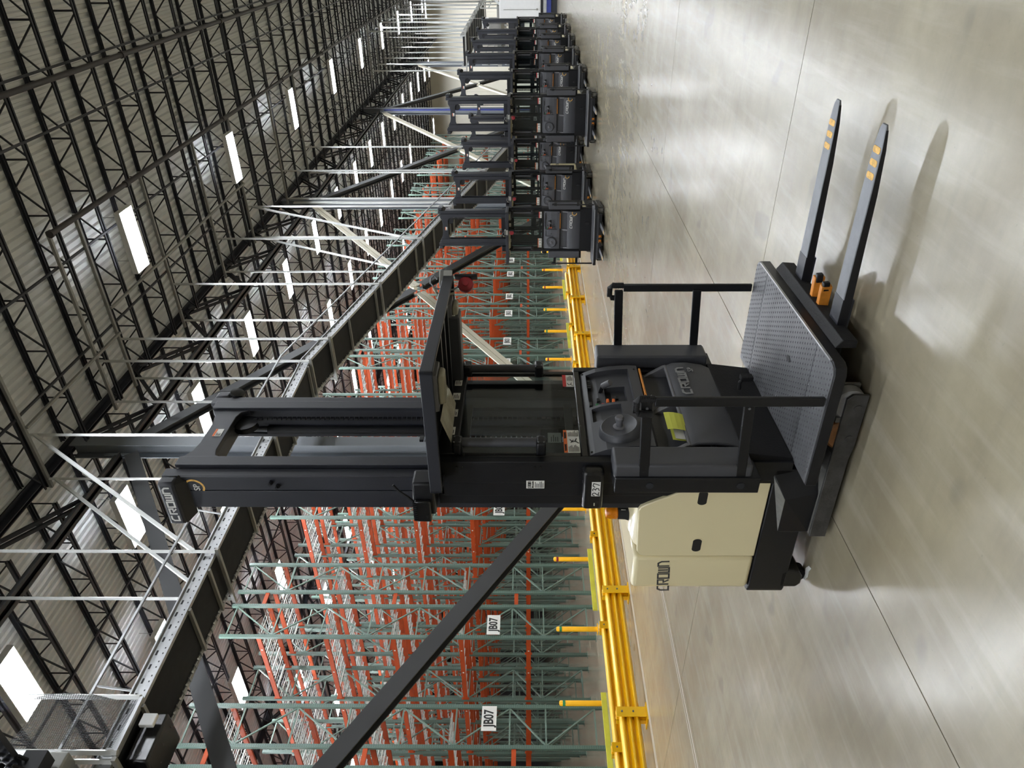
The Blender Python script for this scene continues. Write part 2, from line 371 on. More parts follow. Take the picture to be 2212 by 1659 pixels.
def brace(x0, z0, x1, z1, mat, label, kind='w'):
    t = thing('cross_brace', label, 'brace', (x0, 9.2, z0)); d = Vector((x1 - x0, 0, z1 - z0)); nn = Vector((-d.z, 0, d.x)).normalized()
    if kind == 'w':
        for s in (-1, 1):
            mb = MB(); mb.bar(Vector((0, s * .085, 0)), d + Vector((0, s * .085, 0)), .02, .26, nn); mb.build('flange', mat, t)
        MB().bar((0, 0, 0), d, .15, .02, nn).build('web', mat, t)
    else:
        for s in (-1, 1): MB().bar(nn * (s * .075), d + nn * (s * .075), .02, .13, nn).build('angle', mat, t)
        MB().bar(Vector((0, .07, 0)), d + Vector((0, .07, 0)), .1, .12, nn).build('backing_web', mat, t)
for i, (a, b) in enumerate(zip(CX[:5], CX[1:])):
    xm, zm = (a + b) / 2, 4.95
    if i == 4: continue
    who = ['left of the foreground truck', 'behind the foreground overhead guard', 'behind the parked trucks', 'nearest the back wall'][i]
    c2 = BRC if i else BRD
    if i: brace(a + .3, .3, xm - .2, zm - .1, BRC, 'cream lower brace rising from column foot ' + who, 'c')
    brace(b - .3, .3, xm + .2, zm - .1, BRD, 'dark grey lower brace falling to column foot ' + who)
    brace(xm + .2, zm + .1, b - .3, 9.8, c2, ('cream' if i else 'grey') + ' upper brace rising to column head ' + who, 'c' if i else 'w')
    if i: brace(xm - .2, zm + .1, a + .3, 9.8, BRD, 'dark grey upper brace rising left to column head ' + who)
# ------------------------------------------------------------------ high-bay lights
def light_proto():
    hs = MB(); [hs.box(-.26, .26, -.68 + k * .136, -.68 + k * .136 + .116, .06, .1) for k in range(10)]; hs.box(-.28, -.26, -.68, .68, -.02, .1); hs.box(.26, .28, -.68, .68, -.02, .1); hs.box(-.28, .28, -.69, -.68, -.02, .1); hs.box(-.28, .28, .68, .69, -.02, .1)
    return hs.mesh('housing', WPAN), MB().box(-.028, .028, -.64, .64, -.018, .018).mesh('tube', LIT), MB().bar((0, 0, 0), (0, 0, .42), .01, .01).mesh('hanger', GALV)
LP = light_proto()
def high_bay(x, y, label, z=10.3, group='added fill lights at the back wall'):
    t = thing('high_bay_light', label, 'light', (x, y, z), 0, group); link('housing', LP[0], t)
    for k in range(4): link('tube', LP[1], t, (-.195 + k * .13, 0, .02))
    for s in (-1, 1): link('hanger', LP[2], t, (0, s * .5, .1))
ROWS = [(-4.1, -16.5, 6.3, 14, 'furthest right'), (0, -16.5, 6.3, 14, 'over the open floor'),
        (5.85, -10.6, 6.3, 13, 'just right of the columns'), (10.8, -.9, 4.02, 17, 'over the guard rails'),
        (14.5, 2.2, 4.2, 13, 'over the rack ends'), (19.2, 4.2, 4.2, 11, 'second deep over the racks'), (24.1, 4.0, 4.05, 11, 'third deep over the racks'),
        (29.5, 6.1, 4.2, 10, 'fourth deep over the racks'), (35.0, 6.1, 4.2, 10, 'fifth deep over the racks')]
for y, x0, st, n, nm in ROWS:
    vn = 0
    for k in range(n):
        x = x0 + st * k
        if x < 70:
            d = Vector((x, y, 10.3 - CAM_H)); zf = d.dot(FW)
            vis = zf > .5 and abs(d.dot(RT) / zf) * FPX < 840 and abs(d.dot(UP) / zf) * FPX < 1125
            vn += vis
            high_bay(x, y, 'white high-bay light, %s from left in the row %s' % (ORD[vn - 1], nm) if vis else 'white high-bay light hung outside the picture in the row ' + nm, 10.3, None if vis else 'high-bay lights outside the picture, row ' + nm)

for k, (x, y) in enumerate(((66.5, 2), (67, 6.5), (66.5, 11), (67, 16))): high_bay(x, y, 'added white fill light, %s from right in the row along the back wall' % ORD[k], 10.3)  # added fixtures that brighten the back wall
# ------------------------------------------------------------------ lettering
CROWN = [[[(.9, 1), (.28, 1), (0, .72), (0, 0), (.9, 0)]], [[(0, 0), (0, 1), (.9, 1), (.9, .48), (.4, .48), (.9, 0)]], [[(0, 0), (0, 1), (.9, 1), (.9, 0), (0, 0)]],
         [[(0, 1), (0, 0), (.9, 0), (.9, 1)], [(.45, 1), (.45, .1)]], [[(0, 0), (0, 1), (.6, 1), (.9, .7), (.9, 0)]]]
def crown(o, u, v, width, height, mat, parent, t=.0015, name='lettering'):
    mb = MB(); u, v = Vector(u).normalized(), Vector(v).normalized(); cw = width / 6.0
    for i, L in enumerate(CROWN):
        lines = [[((i * 1.26 + p[0]) * cw, p[1] * height) for p in q] for q in L]
        mb.stroke(lines, cw * .25, o, u, v, t)
    return mb.build(name, mat, parent)
def swoosh(o, u, v, s, parent):
    pts = [(math.cos(a) * s * .5, math.sin(a) * s * .42) for a in [R(-25 + 12 * k) for k in range(19)]]
    MB().stroke([pts], s * .11, o, u, v, .0015).build('swoosh_mark', MARK, parent)
def fine_print(o, u, v, w, h, n, parent, mat=INK, mesh=False):
    mb = MB(); u, v = Vector(u).normalized(), Vector(v).normalized(); rnd = random.Random(int(w * 1e5) + n)
    for k in range(n):
        mb.plate(Vector(o) + v * (h * (k + .25) / n), u, v, w * rnd.uniform(.6, 1), h / n * .42, .0008)
    return mb.build('print', mat, parent)

# ------------------------------------------------------------------ order picker truck (local: x right, y to the rear, z up)
LIFTED = set()
def make_picker():
    root = bpy.data.objects.new('order_picker', None); COL.objects.link(root); root.empty_display_size = .3
    class B(MB):                                      # measured x runs 0..1.2 from the near leg; centre it
        def add(s, vs, fs): return MB.add(s, [(p[0] - .6, p[1], p[2]) for p in vs], fs)
    def H(name, pts, mat, par, bevel=0): return hull(name, [(p[0] - .6, p[1], p[2]) for p in pts], mat, par, bevel)
    def mx(p, side): return p if side < 0 else 1.2 - p
    def bx(mb, side, x0, x1, *r): a, b = sorted((mx(x0, side), mx(x1, side))); return mb.box(a, b, *r)
    def up(o): LIFTED.add(o.name); return o
    U_, V_ = (0, -1, 0), (0, 0, 1)                    # on the near side face, text runs from rear to front
    # base: straddle legs, wheels, chassis
    for s in (-1, 1):
        lg = B(); pr = [(-.045, .02), (-.045, .1), (-.02, .125), (.9, .12), (.9, .03), (.34, .03), (.28, .02)]
        a, b = sorted((mx(0, s), mx(.018, s))); lg.prism('x', pr, a, b); leg = lg.build('straddle_leg', SCUFF, root, bevel=.003)
        l2 = B(); a, b = sorted((mx(.108, s), mx(.125, s))); l2.prism('x', pr, a, b); bx(l2, s, .018, .108, .33, .9, .104, .119); bx(l2, s, .018, .108, .1, .13, .06, .145)
        l2.build('leg_top_plate', LEGTOP, leg)
        for yy, mt in ((.035, GREYW), (.22, TANW)):
            wh = B(); a, b = sorted((mx(.022, s), mx(.104, s)))
            wh.lathe([(.03, 0), (.072, 0), (.085, .012), (.085, b - a - .012), (.072, b - a), (.03, b - a)], (a, yy, .086), (1, 0, 0), 28); wh.build('load_wheel', mt, root, smooth=True)
            ax = B(); q = mx(0, s); ax.cyl((q - .004, yy, .06), (q + .004, yy, .06), .022, 16); ax.build('axle_pin', SCUFF, leg)
        H('leg_gusset', [(mx(.03, s), .656, .29), (mx(.1, s), .958, .255), (mx(.1, s), .54, .352), (mx(.03, s), .613, .122), (mx(.03, s), .89, .122), (mx(.1, s), .96, .125), (mx(.1, s), .5, .2), (mx(.1, s), .5, .125), (mx(.2, s), .5, .352), (mx(.2, s), .95, .2)], SCUFF if 0 else BLK, root, .003)
        gt = B().add([(mx(.031, s), .658, .2915), (mx(.1, s), .956, .2565), (mx(.1, s), .545, .353)], [(0, 1, 2)]); gt.build('gusset_lit_top', LEGTOP, root)  # paler triangle colours in the light on the black gusset's upper face
        sk = B(); a, b = sorted((mx(.1, s), mx(.25, s))); sk.prism('x', [(1.27, .13), (1.3, .17), (1.42, .165), (1.42, .06), (1.39, .035), (1.33, .035), (1.29, .06)], a, b); sk.build('caster_cover', BLKG, root, bevel=.01)
    ch = B(); pl = [(.1, .5), (.1, 1.43), (.112, 1.465), (.15, 1.48), (1.05, 1.48), (1.088, 1.465), (1.1, 1.43), (1.1, .5)]; ch.prism('z', pl, .13, .35); ch.build('chassis', BLK, root, bevel=.008)
    B().cyl((.45, 1.2, .13), (.75, 1.2, .13), .13, 24).build('drive_wheel', RUB, root, smooth=True)
    for s in (-1, 1):
        c = B(); c.cyl((mx(.14, s), 1.36, .05), (mx(.2, s), 1.36, .05), .05, 18); c.build('caster_wheel', RUB, root, smooth=True)
    # power unit
    for s in (-1, 1):
        d = B(); a, b = sorted((mx(.1, s), mx(.128, s)))
        pr = [(.574, .357), (1.158, .357), (1.158, 1.0), (1.15, 1.035), (1.12, 1.055), (.80, 1.072), (.775, 1.06), (.75, 1.02), (.69, .9), (.628, .776), (.574, .74)]
        d.prism('x', pr, a, b); dr = d.build('side_door', CREAM, root, bevel=.006)
        for y0, z0 in ((.705, .72), (1.068, .708)):
            sl = B(); q = mx(.1, s); n_ = 10; pts = []
            for k in range(2 * n_):
                an = math.pi * (k if k < n_ else k - n_) / (n_ - 1) + (math.pi if k >= n_ else 0)
                pts.append((y0 + (.036 if k < n_ // 2 or k >= n_ + n_ // 2 else 0) * 0 + math.cos(an) * .026 + 0, z0 + math.sin(an) * .026))
            pts = [(y0 + math.cos(2 * math.pi * k / 24) * .024 + (.03 if math.cos(2 * math.pi * k / 24) > 0 else -.03), z0 + math.sin(2 * math.pi * k / 24) * .03) for k in range(24)]
            sl.prism('x', pts, q - .0015, q + .01); sl.build('vent_slot', INK, dr)
            rim = B(); rim.stroke([[(-(p[0] - y0), p[1] - z0) for p in pts] + [(-(pts[0][0] - y0), pts[0][1] - z0)]], .007, (q if s < 0 else q, y0, z0), (0, -1, 0), (0, 0, 1), .002 if s < 0 else -.002); rim.build('slot_rim', CREAM, dr)
    bd = B(); bd.box(.13, 1.07, .9, 1.16, .355, 1.03); bd.build('battery_body', CREAM, root, bevel=.02)
    tp = B(); tp.prism('y', [(.13, 1.0), (.2, 1.06), (.35, 1.085), (.85, 1.085), (1.0, 1.06), (1.07, 1.0)], .86, 1.158); tp.build('hood', CREAM, root, bevel=.012, seg=3)
    rc = B(); rc.prism('z', [(.1, 1.165), (.1, 1.4), (.115, 1.44), (.155, 1.458), (1.045, 1.458), (1.085, 1.44), (1.1, 1.4), (1.1, 1.165)], .353, 1.065); rear = rc.build('rear_cover', CREAM, root, bevel=.028, seg=4)
    crown((.1 - .6, 1.448, .836), (0, -1, .07), (0, .04, 1), .248, .066, DKLOGO, rear)
    crown((1.1 - .6, 1.2, .838), (0, 1, 0), V_, .245, .066, DKLOGO, rear)
    bc = B(); bc.lathe([(.036, 0), (.042, .01), (.04, .05), (.03, .072), (.008, .078)], (.36, 1.05, 1.145), (0, 0, 1), 18); be = bc.build('beacon_lens', AMB, root, smooth=True)
    b2 = B(); b2.lathe([(.05, 0), (.044, .02), (.042, .065)], (.36, 1.05, 1.08), (0, 0, 1), 18); b2.build('beacon_base', RUB, be, smooth=True)
    ll = B(); ll.plate((.3375, 1.012, 1.1), (1, 0, 0), V_, .045, .028); ll.build('base_label', WHITE, be)
    # mast
    for s in (-1, 1):
        o_ = B(); bx(o_, s, .195, .215, .63, .855, .2, 3.79); bx(o_, s, .195, .262, .628, .655, .2, 3.79); bx(o_, s, .195, .262, .83, .858, .2, 3.79); ml = o_.build('outer_mast_rail', BLK2, root, bevel=.003)
        i_ = B(); bx(i_, s, .292, .31, .61, .835, .25, 3.74); bx(i_, s, .268, .348, .605, .632, .25, 3.74); bx(i_, s, .268, .348, .81, .836, .25, 3.74); i_.build('inner_mast_rail', BLK2, root, bevel=.003)
        r_ = B(); r_.cyl((mx(.272, s), .645, .3), (mx(.272, s), .645, 3.72), .012, 8); r_.build('rail_bead', BLK, root, smooth=True)
        sp = B(); bx(sp, s, .188, .195, .735, .858, .36, 3.69); bx(sp, s, .186, .195, .63, .725, 2.3, 3.69); sp.build('mast_side_plate', BLK2, ml, bevel=.002)
        cp = B(); q0, q1 = mx(.192, s), mx(.12, s); cp.box(min(q0, q1), max(q0, q1), .625, .935, 3.69, 3.79); cpo = cp.build('mast_head_box', BLK2, ml, bevel=.018, seg=2)
        H('head_box_skirt', [(mx(.192, s), .62, 3.69), (mx(.192, s), .94, 3.69), (mx(.13, s), .64, 3.69), (mx(.13, s), .93, 3.69), (mx(.192, s), .66, 3.645), (mx(.192, s), .9, 3.645)], BLK, ml)
        if s < 0:
            crown((.12 - .6, .9, 3.722), (0, -1, 0), V_, .245, .04, LITLOGO, cpo)
            swoosh((.185 - .6, .70, 3.612), (0, -.45, .9), (0, -.9, -.45), .105, ml)
            link('model_lettering', text_mesh('model_lettering', 'SP', LITLOGO, .05, (.1845 - .6, .705, 3.6), (0, -1, 0), V_), ml)
            for yy, zz in ((.665, 3.165), (.69, 3.13)):
                bo = B(); bo.cyl((.187, yy, zz), (.165, yy, zz), .013, 6); bo.cyl((.165, yy, zz), (.155, yy, zz), .009, 8); bo.build('bolt', BLK, ml)
            hd = B(); hd.cyl((.35, .56, 3.66), (.33, .5, 3.66), .01, 6)
    xh = B(); xh.prism('y', [(.35, 3.5), (.35, 3.74), (.42, 3.70), (.50, 3.685), (.70, 3.685), (.78, 3.70), (.85, 3.74), (.85, 3.5), (.82, 3.545), (.77, 3.56), (.43, 3.56), (.38, 3.545)], .62, .66); xo = xh.build('mast_crosshead', BLK2, root, bevel=.004)
    x2 = B(); x2.box(.35, .85, .66, .8, 3.60, 3.68); x2.build('crosshead_top_plate', BLK2, xo)
    pu = B(); pu.lathe([(.02, 0), (.075, 0), (.06, .02), (.075, .04), (.02, .04)], (.77, .665, 3.51), (0, 1, 0), 24); pu.build('chain_pulley', BLK, xo, smooth=True)
    lb = B(); lb.plate((.56, .6185, 3.585), (1, 0, 0), V_, .075, .05); lbo = lb.build('warning_label', WHITE, xo)
    q = B(); q.plate((.56, .6175, 3.622), (1, 0, 0), V_, .075, .013); q.build('label_header', ORL, lbo)
    fine_print((.565 - .6, .617, 3.59), (1, 0, 0), V_, .03, .028, 4, lbo)
    for zz in (1.5, 2.2, .6):
        cr = B(); cr.box(.35, .85, .77, .82, zz, zz + .12); cr.build('mast_crossmember', BLK, root, bevel=.004)
    for xx, rr, z1 in ((.878, .03, 3.42), (.58, .045, 2.15)):
        cl = B(); cl.cyl((xx, .73 + (.07 if xx > .79 else 0), .25), (xx, .73 + (.07 if xx > .79 else 0), z1), rr, 18); cl.build('lift_cylinder', BLK, root, smooth=True)
        if xx > .79: c3 = B(); c3.cyl((xx, .80, z1), (xx, .80, 3.58), .018, 12); c3.build('cylinder_rod', STEEL, root, smooth=True)
    chn = B()
    for k in range(96): chn.box(.806, .83, .66, .675, .5 + k * .031, .5 + k * .031 + .024)
    stuff(chn.build('lift_chain', BLK, root)); chn = B()
    for k in range(60): chn.box(.5, .545, .60, .615, .5 + k * .031, .5 + k * .031 + .024)
    stuff(chn.build('lift_chain', BLK, root))
    for k, xx in enumerate((.36, .39, .42)):
        hs = B(); hs.tube([(xx, .64, .5), (xx, .64, 2.0 + .03 * k), (xx, .7, 2.12 + .02 * k), (xx, .76, 2.0)], .011, 8); hs.build('hydraulic_hose', RUB, root, smooth=True)
    bl_ = B(); bl_.cyl((1.0, .66, 3.66), (1.03, .66, 3.66), .02, 10); bl_.lathe([(.03, -.03), (.046, -.02), (.05, .03), (.046, .045), (.02, .05)], (1.055, .66, 3.66), (0, -1, -.3), 18); bl_.build('spot_lamp', BLKG, root, smooth=True)
    mp = B(); mp.box(.36, .86, .585, .6, 1.42, 1.47); mp.box(.36, .86, .585, .6, 2.05, 2.14); mp.box(.30, .46, .585, .6, 1.47, 2.05); up(mp.build('carriage_back_plate', BLK, root))
    pb = B(); pb.plate((.45, .5835, 1.5), (1, 0, 0), V_, .1, .08); po = up(pb.build('capacity_plate', GALVD, root)); fine_print((.46 - .6, .582, 1.515), (1, 0, 0), V_, .07, .05, 4, po)
    # platform
    pf = B(); pf.prism('z', [(-.07, .47), (-.07, -.2), (-.055, -.235), (-.02, -.25), (1.21, -.25), (1.245, -.235), (1.26, -.2), (1.26, .47)], .196, .254); pfm = up(pf.build('platform', BLK, root, bevel=.004))
    for x0, x1 in ((-.064, .172), (.178, 1.042), (1.048, 1.254)):
        cut = x0 < 0; cut2 = x1 > 1.2
        pts = [(x0, .46), (x0, -.2 if cut else -.243), *([(x0 + .015, -.23), (x0 + .045, -.243)] if cut else []), *([(x1 - .045, -.243), (x1 - .015, -.23), (x1, -.2)] if cut2 else [(x1, -.243)]), (x1, .46)]
        mt = B(); mt.prism('z', pts, .254, .259); mt.build('floor_mat', MAT, pfm)
    st = B(); a = 0
    for ix in range(44):
        for iy in range(23):
            xx, yy = -.045 + ix * .03, -.225 + iy * .03 + (.015 if ix % 2 else 0)
            if yy > .43 or abs(xx - .175) < .01 or abs(xx - 1.045) < .01: continue
            st.add([(xx - .0045, yy - .008, .259), (xx + .0045, yy - .008, .259), (xx + .0045, yy + .008, .259), (xx - .0045, yy + .008, .259), (xx, yy - .003, .2615), (xx, yy + .003, .2615)], [(0, 1, 4), (1, 2, 5, 4), (2, 3, 5), (3, 0, 4, 5)])
    stuff(st.build('mat_stud', M('mat_stud_rubber', (70, 70, 73), .45), pfm))
    hl = B(); hl.prism('z', [(.474 + .03 * math.cos(R(15 * k)), .02 + .017 * math.sin(R(15 * k))) for k in range(24)], .259, .2625); hl.build('finger_hole', INK, pfm)
    tr = B(); tr.box(.0, 1.19, -.2525, -.244, .252, .263); tr.build('edge_trim', GALV, pfm)
    fb = B(); fb.prism('x', [(-.25, .2), (-.295, .168), (-.29, .095), (-.25, .095)], .11, 1.09); fbo = up(fb.build('fork_carriage', RUB, root, bevel=.004))
    for xc in (.325, .875):
        fk = B(); w_ = .052
        P = [(.3, .139, .085, w_), (-.42, .139, .092, w_), (-.95, .14, .108, w_), (-1.15, .14, .118, w_ * .86), (-1.235, .138, .124, w_ * .6), (-1.258, .134, .126, w_ * .4)]
        vs = []
        for y_, zt, zb, ww in P: vs += [(xc - ww, y_, zt), (xc + ww, y_, zt), (xc + ww, y_, zb), (xc - ww, y_, zb)]
        fs = [(0, 1, 2, 3), tuple(len(vs) - 4 + i for i in (3, 2, 1, 0))]
        for k in range(len(P) - 1):
            for e in range(4): fs.append((4 * k + e, 4 * k + (e + 1) % 4, 4 * k + 4 + (e + 1) % 4, 4 * k + 4 + e))
        fk.add(vs, fs); fo = up(fk.build('fork', STEEL, root, bevel=.004))
        hp = B(); hp.box(xc - w_ - .001, xc + w_ + .001, -.43, .29, .084, .1402); hp.build('fork_heel_paint', BLK2, fo)
        si = B(); Q = [(.28, .136, .087, w_), (-.42, .136, .094, w_), (-.95, .137, .109, w_), (-1.15, .137, .119, w_ * .86), (-1.235, .136, .125, w_ * .6)]
        for sx in (-1, 1):
            for q0, q1 in zip(Q, Q[1:]): si.add([(xc + sx * (q0[3] + .0014), q0[0], q0[1]), (xc + sx * (q1[3] + .0014), q1[0], q1[1]), (xc + sx * (q1[3] + .0014), q1[0], q1[2]), (xc + sx * (q0[3] + .0014), q0[0], q0[2])], [(0, 1, 2, 3)])
        si.build('fork_side_paint', BLK, fo)
        for yy in (-1.03, -1.088, -1.146):
            mk = B(); mk.prism('z', [(xc + math.copysign(.036 - (.008 if abs(sy) > .013 else 0), sx), yy + sy) for sx, sy in ((-1, -.015), (1, -.015), (1, -.008), (1, .008), (1, .015), (-1, .015), (-1, .008), (-1, -.008))], .1395, .1412); mk.build('height_mark', MARK, fo)
    for xx, y1, rt in ((.615, -.40, .05), (.515, -.395, 0)):
        bl = B(); bl.bar((xx + .01, -.26, .125), (xx - .01 + rt * .2, y1 - .01, .135), .034, .055); bo = up(bl.build('clamp_jaw', ORNG, root, bevel=.003))
        tp_ = B(); tp_.bar((xx - .009, y1 + .02, .1355), (xx - .01, y1 - .03, .14), .031, .036); tp_.build('jaw_pad', BLK, bo, bevel=.006)
    # carriage side plates, rear panel, window
    for s in (-1, 1):
        p_ = B(); a, b = sorted((mx(.1, s), mx(.15, s))); p_.prism('x', [(.45, .26), (.45, 2.18), (.58, 2.18), (.60, 2.16), (.60, .26)] if s < 0 else [(.45, .26), (.45, 1.4), (.55, 1.42), (.55, 2.1), (.45, 2.12), (.45, 2.18), (.60, 2.18), (.60, .26)], a, b); sp = up(p_.build('carriage_side_plate', BLK, root, bevel=.003))
        p2 = B(); a, b = sorted((mx(.112, s), mx(.15, s))); p2.box(a, b, .60, .70, .3, 2.17); a, b = sorted((mx(.124, s), mx(.15, s))); p2.box(a, b, .70, .77, .3, 2.2); p2.build('plate_fold', BLK, sp, bevel=.002)
        if s < 0:
            for zz in (1.63, 1.66, 2.06, 2.09):
                for yy in (.485,): r_ = B(); r_.cyl((.1, yy, zz), (.096, yy, zz), .006, 8); r_.build('rivet', BLKG, sp)
            st_ = B(); st_.plate((.0995, .635, 1.608), (0, -1, 0), V_, .055, .1); so = st_.build('dealer_label', WHITE, sp)
            crown((.0985 - .6, .63, 1.682), (0, -1, 0), V_, .045, .017, INK, so)
            link('label_lettering', text_mesh('label_lettering', 'lift trucks', INK, .012, (.0982 - .6, .6075, 1.672), (0, -1, 0), V_, .03), so)
            fine_print((.0985 - .6, .63, 1.612), (0, -1, 0), V_, .045, .05, 6, so)
            br = B(); br.box(.035, .112, .47, .738, 1.285, 1.40); bo = up(br.build('number_bracket', BLKG, root, bevel=.022, seg=4))
            n_ = B(); n_.plate((.0345, .635, 1.305), (0, -1, 0), V_, .1, .048); no = n_.build('number_sticker', WHITE, bo)
            hw = B(); dg = [[(.03, .62), (.1, .9), (.22, .85), (.24, .62), (.1, .3), (.04, .1), (.16, .2), (.3, .12)], [(.38, .85), (.5, .9), (.56, .75), (.46, .55), (.58, .45), (.56, .2), (.4, .1)], [(.66, .62), (.76, .88), (.94, .8), (.86, .4), (.8, .08)]]
            hw.stroke([[(p[0] * .096, p[1] * .046) for p in l] for l in dg], .0045, (.033, .634, 1.306), (0, -1, 0), (0, 0, 1), .001); hw.build('handwritten_number', INK, no)
            s2 = B(); s2.box(.0335, .036, .685, .705, 1.33, 1.337); s2.build('bracket_slot', LENS, bo)
            wb_ = B(); wb_.box(.06, .185, .57, .80, 2.215, 2.34); up(wb_.build('lamp_bracket', BLK, root, bevel=.015, seg=3))
            wl = B(); wl.box(.035, .075, .68, .83, 2.24, 2.33); wo = up(wl.build('work_light', BLKG, root, bevel=.008))
            fn = B()
            for k in range(9): fn.box(.03, .06, .69 + k * .015, .697 + k * .015, 2.318, 2.338)
            fn.build('cooling_fin', BLK, wo); wi = B(); wi.tube([(.055, .7, 2.33), (.05, .66, 2.36), (.055, .62, 2.41), (.06, .58, 2.44)], .008, 6); wi.build('cable', RUB, wo)
    bp = B(); bp.box(.15, 1.05, .476, .52, .26, 1.37); up(bp.build('rear_panel', BLK, root))
    kp = B(); kp.prism('x', [(.44, .26), (.405, .53), (.48, .53), (.48, .26)], .12, 1.08); up(kp.build('kick_panel', RUB, root, bevel=.006))
    wf = B(); wf.box(.15, 1.05, .45, .475, 1.365, 1.405); wf.box(.15, 1.05, .45, .475, 2.12, 2.18); wf.box(.15, .185, .45, .475, 1.405, 2.12); wf.box(1.015, 1.05, .45, .475, 1.405, 2.12); wfo = up(wf.build('window_frame', BLKG, root, bevel=.006))
    gs = B(); gs.box(.185, 1.015, .458, .464, 1.405, 2.12); gs.build('window_pane', GLASS, wfo)
    w1 = B(); w1.plate((.19, .4565, 1.408), (1, 0, 0), V_, .21, .088); w1o = w1.build('warning_sticker', WHITE, wfo)
    q = B(); q.plate((.19, .4552, 1.477), (1, 0, 0), V_, .21, .02); q.build('sticker_header', ORL, w1o)
    link('sticker_lettering', text_mesh('sticker_lettering', 'WARNING', INK, .017, (.235 - .6, .4538, 1.487), (1, 0, 0), V_, .02, .75), w1o); link('sticker_lettering', text_mesh('sticker_lettering', 'WARNING', INK, .017, (.35 - .6, .4538, 1.487), (1, 0, 0), V_, .02, .75), w1o)
    fine_print((.196 - .6, .4545, 1.412), (1, 0, 0), V_, .065, .06, 8, w1o); fine_print((.34 - .6, .4545, 1.412), (1, 0, 0), V_, .055, .06, 8, w1o)
    pic = B(); pic.stroke([[(0, 0), (.02, .02), (.012, .035), (.035, .05)], [(.02, .02), (.045, .012)], [(.005, .045), (.03, .03)]], .005, (.275, .4545, 1.412), (1, 0, 0), (0, 0, 1)); pic.build('sticker_pictogram', INK, w1o)
    w2 = B(); w2.plate((.87, .4565, 1.408), (1, 0, 0), V_, .14, .06); w2o = w2.build('danger_sticker', WHITE, wfo); q = B(); q.plate((.87, .4552, 1.455), (1, 0, 0), V_, .14, .022); q.build('sticker_header', REDL, w2o)
    fine_print((.94 - .6, .4545, 1.412), (1, 0, 0), V_, .06, .038, 5, w2o)
    pic = B(); pic.stroke([[(0, 0), (.015, .015), (.01, .028), (.03, .036)], [(.015, .015), (.035, .01)]], .004, (.88, .4545, 1.412), (1, 0, 0), (0, 0, 1)); pic.build('sticker_pictogram', INK, w2o)
    for s in (-1, 1):
        gr = B(); xx = mx(.205, s); gr.cyl((xx, .395, 1.63), (xx, .395, 2.09), .026, 18); go = up(gr.build('grab_rail', CON, root, smooth=True))
        for zz in (1.6, 2.06):
            bk = B(); a, b = sorted((mx(.15, s), mx(.235, s))); bk.box(a, b, .365, .45, zz, zz + .055); bo = bk.build('rail_bracket', BLK, go, bevel=.014, seg=3)
            for dx in (.165, .215):
                for dz in (.012, .043): r_ = B(); r_.cyl((mx(dx, s), .366, zz + dz), (mx(dx, s), .362, zz + dz), .0045, 8); r_.build('screw', STEEL, bo)
    # overhead guard
    gd = B(); X0, X1, Y0, Y1 = -.035, 1.12, -.2, .56
    gd.box(X0, X1, Y0, Y0 + .02, 2.157, 2.222); gd.box(X0, X0 + .02, Y0, Y1, 2.157, 2.222); gd.box(X1 - .02, X1, Y0, Y1, 2.157, 2.222); gd.box(X0, X1, Y1 - .02, Y1, 2.157, 2.222); gdo = up(gd.build('overhead_guard', BLK2, root, bevel=.004))
    rf = B(); rf.box(X0 + .02, X1 - .02, Y0 + .02, Y1 - .02, 2.2, 2.21); rf.build('guard_roof', BLK, gdo)
    for xx in (.42, .60, .78):
        rb = B(); rb.box(xx - .015, xx + .015, Y0 + .02, .45, 2.165, 2.2); rb.build('guard_bar', BLK, gdo, bevel=.003)
    bx_ = B(); bx_.box(.90, 1.03, -.02, .44, 2.112, 2.2); bx_.build('guard_box', CON, gdo, bevel=.012)
    b4 = B(); b4.plate((.915, -.0215, 2.14), (1, 0, 0), V_, .1, .05); lo = b4.build('barcode_label', WHITE, gdo); fine_print((.925 - .6, -.023, 2.145), (1, 0, 0), V_, .08, .04, 4, lo)
    rear = B(); rear.box(.15, 1.05, .43, .475, 2.09, 2.2); rb_ = rear.build('guard_header', BLK, gdo, bevel=.004)
    for xx in (.32, .5, .68, .84):
        b4 = B(); b4.plate((xx, .429, 2.115), (1, 0, 0), V_, .075, .045); lo = b4.build('barcode_label', WHITE, rb_); fine_print((xx + .01 - .6, .4275, 2.12), (1, 0, 0), V_, .055, .036, 4, lo)
    for xx in (.17, .98):
        dm = B(); dm.prism('y', [(xx - .085, 2.2), (xx - .07, 2.158), (xx + .07, 2.158), (xx + .085, 2.2)], -.1, .12); do = dm.build('dome_light_housing', CON2, gdo, bevel=.004)
        ln_ = B(); ln_.prism('y', [(xx - .06, 2.158), (xx - .045, 2.125), (xx + .045, 2.125), (xx + .06, 2.158)], -.08, .09); ln_.build('dome_lens', LENS, do, bevel=.012, seg=3)
    sh = B(); sh.add([(.2, .24, 2.17), (.6, .26, 2.175), (.6, .4, 2.13), (.2, .39, 2.12), (.2, .245, 2.173), (.6, .265, 2.178), (.6, .405, 2.133), (.2, .395, 2.123)], [(3, 2, 1, 0), (4, 5, 6, 7), (0, 1, 5, 4), (1, 2, 6, 5), (2, 3, 7, 6), (3, 0, 4, 7)]); sh.build('document_sleeve', M('clear_plastic_sleeve', (190, 184, 164), .2, var=.2, scale=12, coat=.6), gdo)
